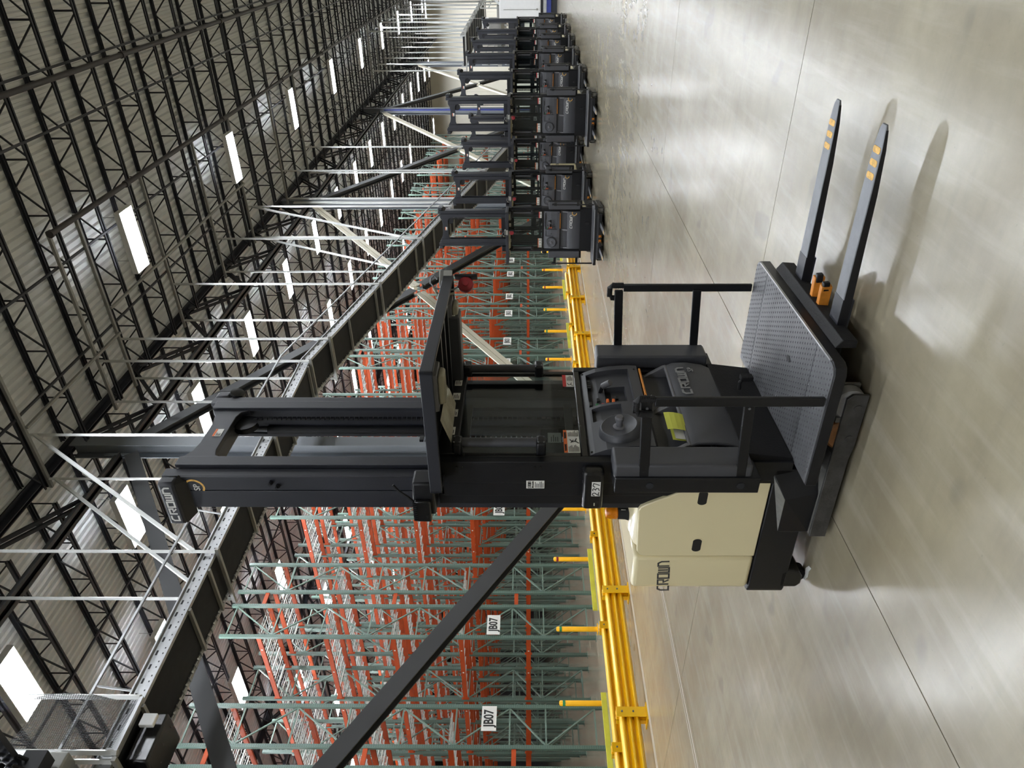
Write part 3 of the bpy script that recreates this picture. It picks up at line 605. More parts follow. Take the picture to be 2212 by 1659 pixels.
    # side gates
    for s in (-1, 1):
        mt = B(); bx(mt, s, -.06, .1, .43, .53, .485, 1.245); gm = up(mt.build('gate_mount', BLK, root, bevel=.006))
        pd = B(); bx(pd, s, -.045, .12, .355, .45, .53, 1.25); pd.build('knee_pad', CON, gm, bevel=.014, seg=3)
        for zz in (1.06, .585):
            pv = B(); q = mx(-.06, s); pv.cyl((q, .48, zz), (q + (.003 if s > 0 else -.003), .48, zz), .02, 20); pv.build('pivot_cap', BLK2, gm)
        ga = B(); q = -.06; bx(ga, s, q - .012, q + .012, -.075, -.025, .265, 1.085); gao = up(ga.build('side_gate', BLK, root, bevel=.006))
        for z0, z1 in ((1.125, 1.10), (.625, .595)):
            ar = B(); a, b = sorted((mx(q + .014, s), mx(q + .03, s))); ar.prism('x', [(-.045, z0 + .02), (.44, z1 + .02), (.44, z1 - .035), (-.045, z0 - .035)], a, b); ao = ar.build('gate_arm', BLK, gao, bevel=.006)
            r_ = B(); xx = mx(q + .0135, s); r_.cyl((xx, 0, z0 - .01), (xx + (.004 if s > 0 else -.004), 0, z0 - .01), .007, 10); r_.build('screw', STEEL, ao)
        hd = B(); pts = [(-.065, 1.085), (-.065, 1.155), (-.05, 1.172), (.0, 1.172), (.02, 1.158), (.025, 1.09)]
        hd.tube([(mx(q, s), p[0], p[1]) for p in pts], .018, 10); ho = hd.build('gate_handle', RUB, gao, smooth=True)
        rg = B()
        for k in range(8): yy = -.05 + k * .008; rg.box(mx(q, s) - .0155, mx(q, s) + .0155, yy, yy + .003, 1.158, 1.188)
        for k in range(6): zz = 1.095 + k * .011; rg.box(mx(q, s) - .0155, mx(q, s) + .0155, -.081, -.05, zz, zz + .004)
        rg.build('handle_rib', RUB, ho)
    # console, upper and lower
    def panel(prof, x0, x1, recs, name, mat, par):
        """folded front skin along profile (y, z), with pockets (x0, x1, t0, t1, depth) sunk into it; t runs along the profile"""
        T = [0.0]
        for i in range(1, len(prof)): T.append(T[-1] + math.hypot(prof[i][0] - prof[i - 1][0], prof[i][1] - prof[i - 1][1]))
        def at(t):
            for i in range(1, len(T)):
                if t <= T[i] + 1e-9:
                    f = (t - T[i - 1]) / (T[i] - T[i - 1]); return [prof[i - 1][c] + f * (prof[i][c] - prof[i - 1][c]) for c in (0, 1)]
            return prof[-1]
        xs = sorted({x0, x1} | {r[i] for r in recs for i in (0, 1)}); ts = sorted(set(T) | {r[i] for r in recs for i in (2, 3)})
        dep = lambda i, j: max([r[4] for r in recs if r[0] - 1e-6 <= xs[i] and xs[i + 1] <= r[1] + 1e-6 and r[2] - 1e-6 <= ts[j] and ts[j + 1] <= r[3] + 1e-6] or [0])
        P = lambda i, j, d: (xs[i], at(ts[j])[0] + d, at(ts[j])[1])
        mb = B(); nx, nt_ = len(xs) - 1, len(ts) - 1
        for i in range(nx):
            for j in range(nt_):
                d = dep(i, j); mb.add([P(i, j, d), P(i + 1, j, d), P(i + 1, j + 1, d), P(i, j + 1, d)], [(0, 1, 2, 3)])
                if i + 1 < nx and dep(i + 1, j) != d: e = dep(i + 1, j); mb.add([P(i + 1, j, d), P(i + 1, j, e), P(i + 1, j + 1, e), P(i + 1, j + 1, d)], [(0, 1, 2, 3)])
                if j + 1 < nt_ and dep(i, j + 1) != d: e = dep(i, j + 1); mb.add([P(i, j + 1, d), P(i, j + 1, e), P(i + 1, j + 1, e), P(i + 1, j + 1, d)], [(0, 1, 2, 3)])
        for i in (0, nx):                                # side cheeks
            for j in range(nt_): mb.add([P(i, j, 0), P(i, j + 1, 0), (xs[i], .475, at(ts[j + 1])[1]), (xs[i], .475, at(ts[j])[1])], [(0, 1, 2, 3)])
        return mb.build(name, mat, par)
    up_prof = [(.475, 1.378), (.445, 1.33), (.418, 1.265), (.402, 1.19), (.396, 1.13), (.392, 1.06), (.395, 1.0), (.42, .985), (.465, .968), (.475, .95)]
    uc = up(panel(up_prof, .17, 1.03, [(.615, .985, .06, .335, .035), (.66, .83, .17, .30, .075), (.455, .59, .07, .25, .03)], 'upper_console', CON, root))
    di = B(); nrm = Vector((0, -.97, .22)).normalized(); c0 = Vector((.325, .402, 1.178))
    di.lathe([(.125, -.01), (.118, .02), (.104, .04), (.1, .042), (.09, .036), (.05, .03), (.045, .028)], c0, nrm, 36); do = di.build('steering_dial', CON, uc, smooth=True)
    kb = B(); kb.lathe([(.036, 0), (.02, .006), (.017, .03), (.024, .045), (.026, .058), (.02, .068), (.005, .07)], c0 + nrm * .03 + Vector((0, 0, 0)), (0, -1, .05), 18); kb.build('dial_knob', CON2, do, smooth=True)
    ch_ = B(); ch_.cyl((.79, .40, 1.235), (.76, .355, 1.195), .019, 14); ch_.build('control_handle', CON2, uc, smooth=True)
    c3 = B(); c3.cyl((.80, .465, 1.25), (.79, .40, 1.235), .013, 12); c3.build('handle_stem', BLK, uc, smooth=True)
    for xx, zz, mt in ((.655, 1.215, ORL), (.655, 1.180, ORL)):
        bt = B(); bt.box(xx - .018, xx + .018, .415, .438, zz - .008, zz + .008); bt.build('rocker_switch', mt, uc, bevel=.003)
    for xx, zz, ww, mt in ((.64, 1.278, .016, GRNB), (.70, 1.268, .016, INK), (.655, 1.155, .013, INK), (.70, 1.155, .013, INK), (.63, 1.10, .01, INK), (.63, 1.245, .008, REDL), (.655, 1.318, .02, INK)):
        bt = B(); bt.box(xx - ww, xx + ww, .425 if zz < 1.25 else .44, .455 if zz < 1.25 else .475, zz - .009, zz + .009); bt.build('push_button', mt, uc, bevel=.002)
    dp = B()
    for k in range(4): dp.box(.84 + k * .025, .858 + k * .025, .448, .47, 1.302, 1.322)
    dp.build('display_digit', INK, uc)
    pr_ = B(); pr_.stroke([[(0, 0), (0, .03), (.02, .045), (.04, .045)], [(.05, .0), (.05, .03)], [(.07, .02), (.1, .04)]], .004, (.475, .444, 1.20), (1, 0, 0), (0, .2, 1)); pr_.build('key_switch_print', LITLOGO, uc)
    ks = B(); ks.box(.5, .52, .43, .445, 1.165, 1.2); ks.build('key_slot', INK, uc)
    os_ = B(); os_.box(.64, .99, .39, .425, .978, .99); os_.build('orange_strip', ORNG, uc, bevel=.003)
    for xx, zz, yy in ((.19, 1.345, .452), (1.01, 1.345, .452), (.98, 1.02, .392)):
        sc_ = B(); sc_.cyl((xx, yy + .004, zz), (xx, yy - .003, zz), .006, 8); sc_.build('screw', BLKG, uc)
    # lower console: tray rim, two open pockets, bulged front
    fr = B(); fr.prism('x', [(.392, .812), (.372, .77), (.368, .68), (.385, .58), (.41, .525), (.43, .525), (.405, .585), (.39, .68), (.394, .77), (.408, .812)], .17, 1.03); lc = up(fr.build('lower_console', CON, root, bevel=.006))
    for xx, tw in ((.17, .03), (.58, .04), (1.0, .03)):
        sd = B(); sd.prism('x', [(.39, .81), (.392, .83), (.46, .935), (.47, .95), (.476, .95), (.476, .8)], xx, xx + tw); sd.build('pocket_divider', CON2, lc, bevel=.004)
    lip = B(); lip.box(.17, 1.03, .388, .41, .806, .822); lip.build('tray_lip', CON2, lc, bevel=.004)
    base_ = B(); base_.box(.2, 1.0, .40, .476, .66, .67); base_.build('pocket_floor', CON, lc)
    bk_ = B(); bk_.box(.17, 1.03, .466, .476, .8, .98); bk_.box(.17, .22, .44, .476, .925, .975); bk_.build('tray_back', CON, lc)
    nrm2 = (0, .15, 1)
    crown((.655 - .6, .366, .712), (1, 0, 0), (0, .04, 1), .3, .05, GRYINK, lc, .003)
    link('model_lettering', text_mesh('model_lettering', 'SP', GRYINK, .05, (.93 - .6, .364, .672), (1, 0, 0), V_), lc)
    pe = B(); pe.tube([(.77, .41, .395), (.77, .36, .40), (.775, .33, .37)], .012, 8); pe.box(.75, .80, .315, .345, .325, .40); up(pe.build('foot_pedal', RUB, root, bevel=.005))
    return root
def copy_tree(o, parent=None, drop=0):
    c = o.copy(); COL.objects.link(c); c.parent = parent
    for k in list(c.keys()):
        if k in ('label', 'category', 'group'): del c[k]
    for chd in o.children:
        d = copy_tree(chd, c, 0)
        if drop and chd.name in LIFTED: d.location.z -= drop
    return c
PHI = R(1.2); EX = Vector((math.cos(PHI), math.sin(PHI), 0)); EY = Vector((-math.sin(PHI), math.cos(PHI), 0)); O0 = Vector((2.89, 2.02, 0))
def L(x, y, z): return O0 + EX * x + EY * y + Vector((0, 0, z))
picker = make_picker()
GP = 'order picker trucks parked in two files'
picks = [(15.25, 6.0, 9, 'nearest of those parked, beside the rail end'), (18.7, 6.25, 3, 'second in the left file'),
         (22.1, 6.3, .3, 'third in the left file'), (25.4, 6.3, -.4, 'fourth in the left file'), (28.6, 6.3, 0, 'fifth in the left file'),
         (18.4, 4.2, 4.5, 'leading the right file'), (21.9, 4.22, 3, 'second in the right file'), (25.3, 4.25, 0, 'third in the right file'),
         (28.1, 4.2, .5, 'fourth in the right file'), (31.3, 4.25, -.5, 'fifth in the right file'), (34.9, 4.25, .2, 'last in the right file beside the white cabinet')]
parked = []
for X, Y, a, nm in picks:
    c = copy_tree(picker, None, .03); c.location = (X, Y, 0); c.rotation_euler = (0, 0, R(-90 + a)); c.name = 'order_picker'
    tag(c, 'black order picker truck, ' + nm, 'forklift', GP); parked.append(c)
    for chd in c.children_recursive:                      # the hand-written number belongs to the foreground truck only
        if chd.name.split('.')[0] in ('handwritten_number', 'number_sticker'): bpy.data.objects.remove(chd)
swm = MB(); pts = [(math.cos(a) * .05, math.sin(a) * .042) for a in [R(-30 + 13 * k) for k in range(19)]]
swm.stroke([pts], .013, (.392, .362, .665), (.25, 0, 1), (-1, 0, .25), .003); swm = swm.mesh('swoosh_mark', MARK)
for c in parked:
    for chd in c.children:
        if chd.name.split('.')[0] != 'lower_console': continue
        link('swoosh_mark', swm, chd)
        for q in chd.children:
            if q.name.split('.')[0] == 'lettering': q.material_slots[0].link = 'OBJECT'; q.material_slots[0].material = LITLOGO
picker.location = L(.6, 0, 0); picker.rotation_euler = (0, 0, PHI)
tag(picker, 'large black and cream order picker truck in the foreground, forks pointing right', 'forklift')
# red lanyard reels clipped to the overhead guards
def reel_proto(loc, rz, label):
    t = thing('lanyard_reel', label, 'lanyard', loc, rz, 'red lanyard reels on the overhead guards')
    b = MB(); b.lathe([(.012, -.022), (.046, -.02), (.05, -.008), (.05, .012), (.044, .02), (.02, .024), (.018, .03), (.004, .031)], (0, 0, -.13), (0, -1, 0), 26); rl = b.build('reel_body', RED, t, smooth=True)
    rb = MB()
    for k in range(26): a = R(k * 360 / 26); rb.bar((math.cos(a) * .026, -.019, -.13 + math.sin(a) * .026), (math.cos(a) * .046, -.017, -.13 + math.sin(a) * .046), .003, .003)
    rb.build('reel_rib', RED, rl)
    h_ = MB(); h_.box(.045, .062, -.03, .03, -.2, -.06); h_.build('holder', RUB, t, bevel=.005)
    k_ = MB(); k_.box(-.035, .075, -.055, .015, .0, .025); k_.box(-.035, .075, -.055, -.045, -.05, .03); k_.build('clamp_plate', GALVD, t, bevel=.004)
    r_ = MB(); r_.tube([(.01, -.06, .04), (.03, -.075, .055), (.01, -.08, .075), (-.02, -.07, .08), (-.05, -.06, .05), (-.06, -.05, -.02), (-.04, -.02, -.06), (-.01, 0, -.085)], .006, 8); r_.build('carabiner', STEEL, t, smooth=True)
    g_ = MB(); g_.tube([(-.045, -.06, .06), (-.075, -.05, .045), (-.09, -.03, 0), (-.06, -.01, -.06)], .009, 8); g_.build('webbing', LENS, t, smooth=True)
    return t
rp = reel_proto(L(1.12, -.135, 2.215), PHI + R(-42), 'red plastic lanyard reel clamped to the overhead guard of the foreground truck')
for i, c in enumerate(parked):
    if i in (0, 1, 2, 5, 6, 7, 8):
        q = copy_tree(rp); q.name = 'lanyard_reel'; yv = (-.1, .05, -.05, 0, .0, -.05, .1, .02)[i % 8]
        q.location = c.location + Vector((-.16, yv, 2.19)); q.rotation_euler = (0, 0, R(-90)); q.scale = (1, 1, 1)
        tag(q, 'red lanyard reel under the overhead guard of the ' + picks[i][3].split(',')[0], 'lanyard', 'red lanyard reels on the overhead guards')
# papers in the tray pocket, litter on the floor
pp = thing('note_papers', 'yellow note papers on a clip tucked in the console tray of the foreground truck', 'paper', L(.38, .42, .80), PHI)
for k, (dx, dz, mt, hh) in enumerate(((.0, .0, YELP, .13), (-.05, -.005, WHITE, .105), (-.055, -.01, YELP, .12))):
    pv = MB(); n = 6; vs = []
    for i in range(n + 1):
        f = i / n; yy = .006 * k - .045 * (math.sin(f * 1.9) if k == 0 else f * .5); zz = dz - .06 + hh * f * 1.35
        vs += [(dx - .075, yy, zz), (dx + .085, yy - .004, zz)]
    pv.add(vs + [(p[0], p[1] + .0008, p[2]) for p in vs], [(2 * i, 2 * i + 1, 2 * i + 3, 2 * i + 2) for i in range(n)] + [(2 * i + 2 * n + 2, 2 * i + 2 * n + 4, 2 * i + 2 * n + 5, 2 * i + 2 * n + 3) for i in range(n)])
    pv.build('paper_sheet', mt, pp)
sc = MB(); P_ = [(0, 0), (.03, .01), (.05, .05), (.045, .1), (.06, .13), (.03, .12), (.01, .08), (.015, .04)]
sc.add([(p[0] * 1.1, p[1] * 1.1, .003 + .006 * random.random()) for p in P_] + [(p[0] * 1.1, p[1] * 1.1, .002) for p in P_], [tuple(range(8)), tuple(range(15, 7, -1))] + [(i, (i + 1) % 8, 8 + (i + 1) % 8, 8 + i) for i in range(8)])
tag(sc.build('paper_scrap', WHITE, loc=L(.09, 1.25, 0)), 'torn white scrap of paper on the floor by the truck chassis', 'litter')

# ------------------------------------------------------------------ yellow guard rails, bollards, floor boards
def guard_rail(Y, xs, x_end, label):
    t = thing('guard_rail', label, 'guard rail', (xs[0], Y, 0)); pr = []
    for k in range(3):
        z = .1 + k * .105; pr += [(.0, z), (-.012, z + .012), (-.055, z + .03), (-.06, z + .045), (-.055, z + .06), (-.012, z + .08), (0, z + .092)]
    back = [(p[0] + .006, p[1]) for p in reversed(pr)]
    for i, x in enumerate(xs):
        p = MB(); p.box(x - xs[0] - .075, x - xs[0] + .075, .0, .012, .015, .44); p.box(x - xs[0] - .075, x - xs[0] - .063, -.0, .1, .015, .44); p.box(x - xs[0] + .063, x - xs[0] + .075, 0, .1, .015, .44)
        p.box(x - xs[0] - .075, x - xs[0] + .075, -.095, -.08, .015, .44); p.box(x - xs[0] - .006, x - xs[0] + .006, -.085, .09, .015, .44)
        po = p.build('rail_post', YEL, t, bevel=.004); b = MB(); b.box(x - xs[0] - .13, x - xs[0] + .13, -.12, .14, 0, .015); b.build('base_plate', YEL, po)
        for zz in (.2, .36): q = MB(); q.cyl((x - xs[0], -.095, zz), (x - xs[0], -.108, zz), .014, 8); q.build('bolt', STEEL, po)
        e = xs[i + 1] if i + 1 < len(xs) else x_end
        if e - x > .3:
            r = MB(); r.prism('x', pr + back, x - xs[0] + .02, e - xs[0] - .02); r.build('rail_beam', YEL, t)
guard_rail(9.55, [5.88 - 2.2 * 4 + 2.2 * k for k in range(12)], 23.1, 'yellow corrugated steel guard rail standing nearest the foreground truck')
guard_rail(10.5, [5.9 - 2.2 * 4 + 2.2 * k for k in range(12)], 23.0, 'yellow corrugated steel guard rail standing behind the front rail')
PITCHX = 4.2
for k in range(-2, 7):
    a = 7 - k; bands = GRNB if a % 2 else RED; bn = 'green' if a % 2 else 'red'
    for s, X in (('left', 9.2 + PITCHX * k), ('right', 11.15 + PITCHX * k)):
        t = thing('bollard', 'yellow post bollard with a %s band at the %s side of aisle JB%02d' % (bn, s, a), 'bollard', (X, 14.5, 0))
        MB().lathe([(.06, .012), (.06, .97), (.05, .995), (.02, 1.005)], (0, 0, 0), (0, 0, 1), 16).build('bollard_post', YELB, t, smooth=True)
        MB().lathe([(.0605, .87), (.0615, .872), (.0615, .928), (.0605, .93)], (0, 0, 0), (0, 0, 1), 16).build('colour_band', bands, t, smooth=True)
        MB().box(-.1, .1, -.1, .1, 0, .012).build('base_plate', YELB, t)
    t = MB().prism('y', [(0, 0), (0, .11), (2.0, .11), (2.0, 0)], -.02, .02).build('rack_end_board', YELG, loc=(11.42 + PITCHX * k, 14.14, 0), bevel=.003)
    tag(t, 'faded yellow kick board on the floor at the rack ends between aisles JB%02d and JB%02d' % (a - 1, a), 'board')

# ------------------------------------------------------------------ pallet racks (local: x across the frame, y into the run)
RH, RW, BAY, LV = 9.4, .94, 2.62, [.28, 1.68, 3.37, 5.06, 6.74, 8.43]
def upright_mb(cx, cy, mb=None):
    mb = mb or MB(); mb.box(cx - .042, cx + .042, cy - .04, cy - .037, .01, RH); mb.box(cx - .042, cx - .039, cy - .037, cy + .035, .01, RH); mb.box(cx + .039, cx + .042, cy - .037, cy + .035, .01, RH); return mb
def beam_mb(cx, y0, y1, z, mb=None):
    mb = mb or MB(); h = .115; mb.box(cx - .022, cx + .022, y0 + .05, y1 - .05, z - h / 2, z + h / 2)
    for a, b in ((y0 + .042, y0 + .05), (y1 - .05, y1 - .042)): mb.box(cx - .032, cx + .035, a, b, z - .1, z + .1)
    return mb
ME_UP = upright_mb(0, 0).mesh('upright', GRN); ME_FT = MB().box(-.07, .07, -.07, .07, 0, .012).mesh('foot_plate', GRNP)
ME_BEAM = beam_mb(0, 0, BAY, 0).mesh('beam', ORB); ME_H = MB().bar((0, 0, 0), (RW - .08, 0, 0), .03, .035).mesh('frame_strut', GRNP)
PZ = [.2, 1.3, 2.1, 3.3, 4.5, 5.7, 6.9, 8.1, 9.25]
dg = [MB().bar((0, 0, 0), (RW - .08, 0, (b - a) * s), .03, .035, (0, 1, 0)).mesh('frame_brace', GRNP) for a, b in zip(PZ, PZ[1:]) for s in (1,)]
ME_TAG = MB().box(-.02, .02, -.001, .001, -.02, .02).mesh('bay_label', WHITE)
def frame_braces(cy, mb):
    for i, z in enumerate(PZ): mb.bar((.04, cy, z), (RW - .04, cy, z), .03, .035)
    for i, (a, b) in enumerate(zip(PZ, PZ[1:])):
        p, q = ((.04, a + .05), (RW - .04, b - .05)) if i % 2 else ((RW - .04, a + .05), (.04, b - .05))
        mb.bar((p[0], cy, p[1]), (q[0], cy, q[1]), .03, .035, (0, 1, 0))
def deck_mesh(bays):
    mb = MB()
    for b in bays:
        y0 = b * BAY
        for z in LV[2:]:
            for k in range(7): yy = y0 + .2 + k * .37; mb.box(.03, RW - .03, yy - .022, yy + .022, z + .03, z + .052)
            for k in range(7): xx = .08 + k * .13; mb.box(xx - .004, xx + .004, y0 + .05, y0 + BAY - .05, z + .056, z + .064)
            for k in range(18): yy = y0 + .09 + k * .144; mb.box(.03, RW - .03, yy - .004, yy + .004, z + .062, z + .07)
    return mb.mesh('wire_deck', WIRE)
NB = 9
def far_meshes(first):
    u, be, br = MB(), MB(), MB()
    for f in range(first + 1, NB + 1):
        for cx in (0, RW): upright_mb(cx, f * BAY, u)
        frame_braces(f * BAY, br)
    for b in range(first, NB):
        for z in LV[1:]:
            for cx in (0, RW): beam_mb(cx, b * BAY, (b + 1) * BAY, z, be)
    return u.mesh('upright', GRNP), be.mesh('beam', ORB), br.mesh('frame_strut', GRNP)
FAR = {f: far_meshes(f) for f in (3, 2, 1)}; DECKM = deck_mesh(range(NB)); DECKS = deck_mesh(range(4))
side = ['left', 'right']; rn = 0
for k in range(-2, 12):
    for sd in (0, 1):
        X = 11.26 + PITCHX * k + sd * 1.40; aisle = (7 - k) if sd == 0 else (6 - k)
        near = 3 if k <= 1 else (2 if k <= 3 else 1)
        lab = 'green and orange steel pallet rack run along the %s side of aisle JB%02d' % ('right' if sd == 0 else 'left', aisle) if 1 <= aisle <= 9 else 'green and orange pallet rack run far along, %s beyond aisle JB01' % ORD[min(19, rn - 17)]
        rn += 1
        t = thing('pallet_rack', lab, 'rack', (X, 14.98, 0), 0, 'pallet rack runs')
        for f in range(near + 1):
            for cx in (0, RW):
                link('upright', ME_UP, t, (cx, f * BAY, 0)); link('foot_plate', ME_FT, t, (cx, f * BAY, 0))
            if f < 2 and k < 6:
                for z in PZ: link('frame_strut', ME_H, t, (.04, f * BAY, z))
                for i in range(len(PZ) - 1):
                    o = link('frame_brace', dg[i], t, (.04, f * BAY, PZ[i]))
                    if i % 2 == 0: o.scale = (-1, 1, 1); o.location.x = RW - .04
            else:
                fb_ = MB(); frame_braces(f * BAY, fb_); stuff(fb_.build('frame_strut', GRNP, t))
        for b in range(near):
            for z in LV[1:]:
                for cx in (0, RW): link('beam', ME_BEAM, t, (cx, b * BAY, z))
        if k <= 2:
            for z in LV[1:]:
                for b in range(2):
                    for q in (.5, 1.4): link('bay_label', ME_TAG, t, ((-.025 if sd == 0 else RW + .025), b * BAY + q, z), (0, 0, R(90)))
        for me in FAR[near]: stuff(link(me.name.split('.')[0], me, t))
        stuff(link('wire_deck', DECKM if k <= 4 else DECKS, t))
    for z in (2.0, 5.2, 8.6):
        t = MB().box(.03, .43, -.02, .02, -.05, .05).build('row_spacer', ORB, loc=(11.26 + PITCHX * k + RW, 14.98, z)); 
        tag(t, 'short orange row spacer %s %s' % ({2.0: 'low', 5.2: 'midway up', 8.6: 'near the top'}[z], ('between aisles JB%02d and JB%02d' % (6 - k, 7 - k)) if k < 6 else 'in the %s row past aisle JB01' % ORD[k - 6]), 'spacer', 'orange row spacers')
for k in range(-1, 7):
    for sd, X in (('left', 11.26 - PITCHX + 1.4 + RW - .32 + PITCHX * k), ('right', 11.26 + .32 + PITCHX * k)):
        a = 7 - k
        if a < 1: continue
        t = thing('aisle_sign', 'white aisle sign reading JB%02d on the rack at the %s side of its aisle' % (a, sd), 'sign', (X, 14.9, 2.56))
        MB().box(-.29, .29, -.006, .006, -.165, .165).build('sign_plate', WHITE, t)
        link('sign_lettering', text_mesh('sign_lettering', 'JB%02d' % a, INK, .3, (0, -.009, 0), (1, 0, 0), (0, 0, 1), .02, .74, .002), t)

# ------------------------------------------------------------------ elevated conveyor, level then descending
cv = thing('overhead_conveyor', 'long black belt conveyor with galvanised sides hung from the roof, sloping down beyond a bend', 'conveyor', (0, 0, 0))
YN, YF, XK = 7.83, 8.66, 12.8
SL = 2.36 / 10.3
def cz(x): return 6.5 if x <= XK else 6.5 - (x - XK) * SL
def seg(x0, x1, y0, y1, dz0, dz1, name, mat, par=cv):
    mb = MB(); mb.prism('y', [(x0, cz(x0) + dz0), (x1, cz(x1) + dz0), (x1, cz(x1) + dz1), (x0, cz(x0) + dz1)], y0, y1); return mb.build(name, mat, par)
XS = [-4, 1.3, 4.3, 7.35, 10.4, XK, 15.6, 18.6, 21.6, 24.6, 27.6, 30]
for a, b in zip(XS, XS[1:]):
    for y0 in (YN, YF - .03):
        c = seg(a + .004, b - .004, y0, y0 + .03, -.2, 0, 'side_channel', GALV)
        s_ = -1 if y0 == YN else 1
        yo = y0 if s_ < 0 else y0 + .03
        for d0, d1 in ((-.205, -.185), (-.015, .005)): seg(a + .004, b - .004, *(sorted((yo, yo + s_ * .035))), d0, d1, 'channel_flange', GALV, c)
    seg(a, b, YN + .03, YF - .03, -.185, -.17, 'belt_underside', BELT); seg(a, b, YN + .03, YF - .03, -.03, -.02, 'belt', BELT)
hol = MB(); x = -3.8
while x < 29.8:                                                                # slotted holes along both lower edges
    z = cz(x); hol.box(x, x + .07, YN - .002, YN, z - .075, z - .05); hol.box(x + .02, x + .04, YN - .002, YN, z - .15, z - .135)
    hol.box(x + .1, x + .12, YN - .002, YN, z - .15, z - .135); x += .2
stuff(hol.build('channel_slot', INK, cv))
lr = MB(); x = -3.8
while x < 29.8: z = cz(x); lr.cyl((x, YF + .02, z - .21), (x, YF - .07, z - .21), .012, 6); lr.cyl((x + .1, YF - .05, z - .215), (x + .1, YF - .03, z - .195), .02, 6); x += .2
stuff(lr.build('roller_end', GALV, cv))
CB = [.2, 1.9, 3.4, 4.9, 6.3, 7.0, 8.6, 10.2, 11.0, 12.5, 13.7, 14.6, 16.1, 17.6, 18.9, 20.4, 21.9, 23.4, 24.9]
for x in CB: MB().bar((x, YN - .02, cz(x) - .215), (x, YF + .02, cz(x) - .215), .045, .05).build('cross_bar', GALVD, cv)
STR = [4.2, 7.3, 10.1, 12.64, 13.58, 16.38, 19.42, 22.15, 26.0, 29.2]
for i, x in enumerate(STR):
    MB().bar((x, 4.9, 10.74), (x, 9.0, 10.74), .06, .06).build('ceiling_strut', GALVD, cv)
    for Y in (7.76, 8.8):
        zb = cz(x) - .22; MB().bar((x, Y, zb), (x, Y, 10.72), .045, .045).build('hanger_rod', WROD, cv)
    MB().bar((x, 7.7, cz(x) - .25), (x, 8.86, cz(x) - .25), .05, .05).build('trapeze_bar', GALVD, cv)
for a, b in zip(STR[2:], STR[3:8]): MB().bar((a, 7.0 if (a > 13) else 7.6, 10.68), (b, 7.0 if (a > 13) else 7.6, 10.68), .05, .05).build('tie_strut', GALVD, cv)
for Y, x0, x1 in ((7.76, 10.1, 7.3), (8.8, 10.1, 7.3), (7.76, 22.15, 19.42), (8.8, 22.15, 19.42)):
    MB().bar((x0, Y, 10.6), (x1, Y, cz(x1) + .1), .05, .05).build('sway_brace', WROD, cv)
for z_, yy in ((.42, YN - .1),):
    for a, b in zip(XS[:], XS[1:]):
        MB().bar((a, yy, cz(a) + z_), (b, yy, cz(b) + z_), .03, .03).build('safety_rail', GALV, cv)
        MB().bar((a + .8, YN, cz(a + .8) - .02), (a + .8, yy, cz(a + .8) + z_), .02, .02).build('rail_stanchion', GALV, cv)
# motor and pulley box at the near end, cross conveyor and safety net
mo = thing('conveyor_drive', 'black conveyor drive motor with pale guard under the near end of the overhead conveyor', 'motor', (4.6, 8.2, 6.0))
MB().box(-.3, .3, -.25, .3, .0, .28).build('gearbox', BLKG, mo, bevel=.03); MB().cyl((-.6, 0, .14), (-.25, 0, .14), .11, 16).build('motor', BLK, mo, smooth=True); MB().box(.05, .2, -.4, -.34, .05, .22).build('guard_plate', WPAN, mo, bevel=.01)
c2 = thing('cross_conveyor', 'dark roller conveyor crossing overhead at the top left corner', 'conveyor', (3.45, 0, 7.1))
for s in (-1, 1): MB().box(s * .5 - .03, s * .5 + .03, 5.2, 8.4, -.12, .12).build('side_channel', BLK2 if s > 0 else GALVD, c2)
for k in range(30): MB().cyl((-.46, 5.3 + k * .105, .04), (.46, 5.3 + k * .105, .04), .035, 10).build('roller', BLK, c2, smooth=True)
MB().box(-.6, .62, 7.3, 7.5, -.35, -.12).build('cable_tray', BLK, c2); MB().box(.55, .75, 7.55, 8.1, -.42, -.1).build('bracket_plate', GALVD, c2, bevel=.02)
for k in range(10): MB().tube([(.1 * k - .4, 7.2, -.14), (.1 * k - .35, 7.5, -.28 - .03 * (k % 3)), (.1 * k - .3, 7.9, -.2), (.1 * k - .3, 8.3, -.14)], .02, 6).build('cable', RUB, c2, smooth=True)
nt_ = MB(); nx, nz = 34, 44
def npt(i, j): u = i / nx; v = j / nz; return (4.3 + .65 * u + .0, 7.7 + .05 * math.sin(v * 5 + u * 3), 7.55 - 1.25 * v - .05 * math.sin(u * math.pi) * (1 - v))
for i in range(nx + 1):
    for j in range(nz):
        if i < nx: nt_.bar(npt(i, j), npt(i + 1, j), .0035, .0035)
        nt_.bar(npt(i, j), npt(i, j + 1), .0035, .0035)
nto = thing('safety_net', 'black mesh safety net hung between the near conveyors at top left', 'net', (0, 0, 0))
stuff(nt_.build('netting', INK, nto)); MB().bar((4.95, 7.72, 7.65), (4.95, 7.72, 6.3), .05, .05).build('net_post', WROD, nto); MB().bar((4.28, 7.72, 7.6), (4.28, 7.72, 6.25), .05, .05).build('net_post', WROD, nto)
MB().bar((4.28, 7.72, 6.28), (4.95, 7.72, 6.28), .04, .04).build('net_bar', GALV, nto)

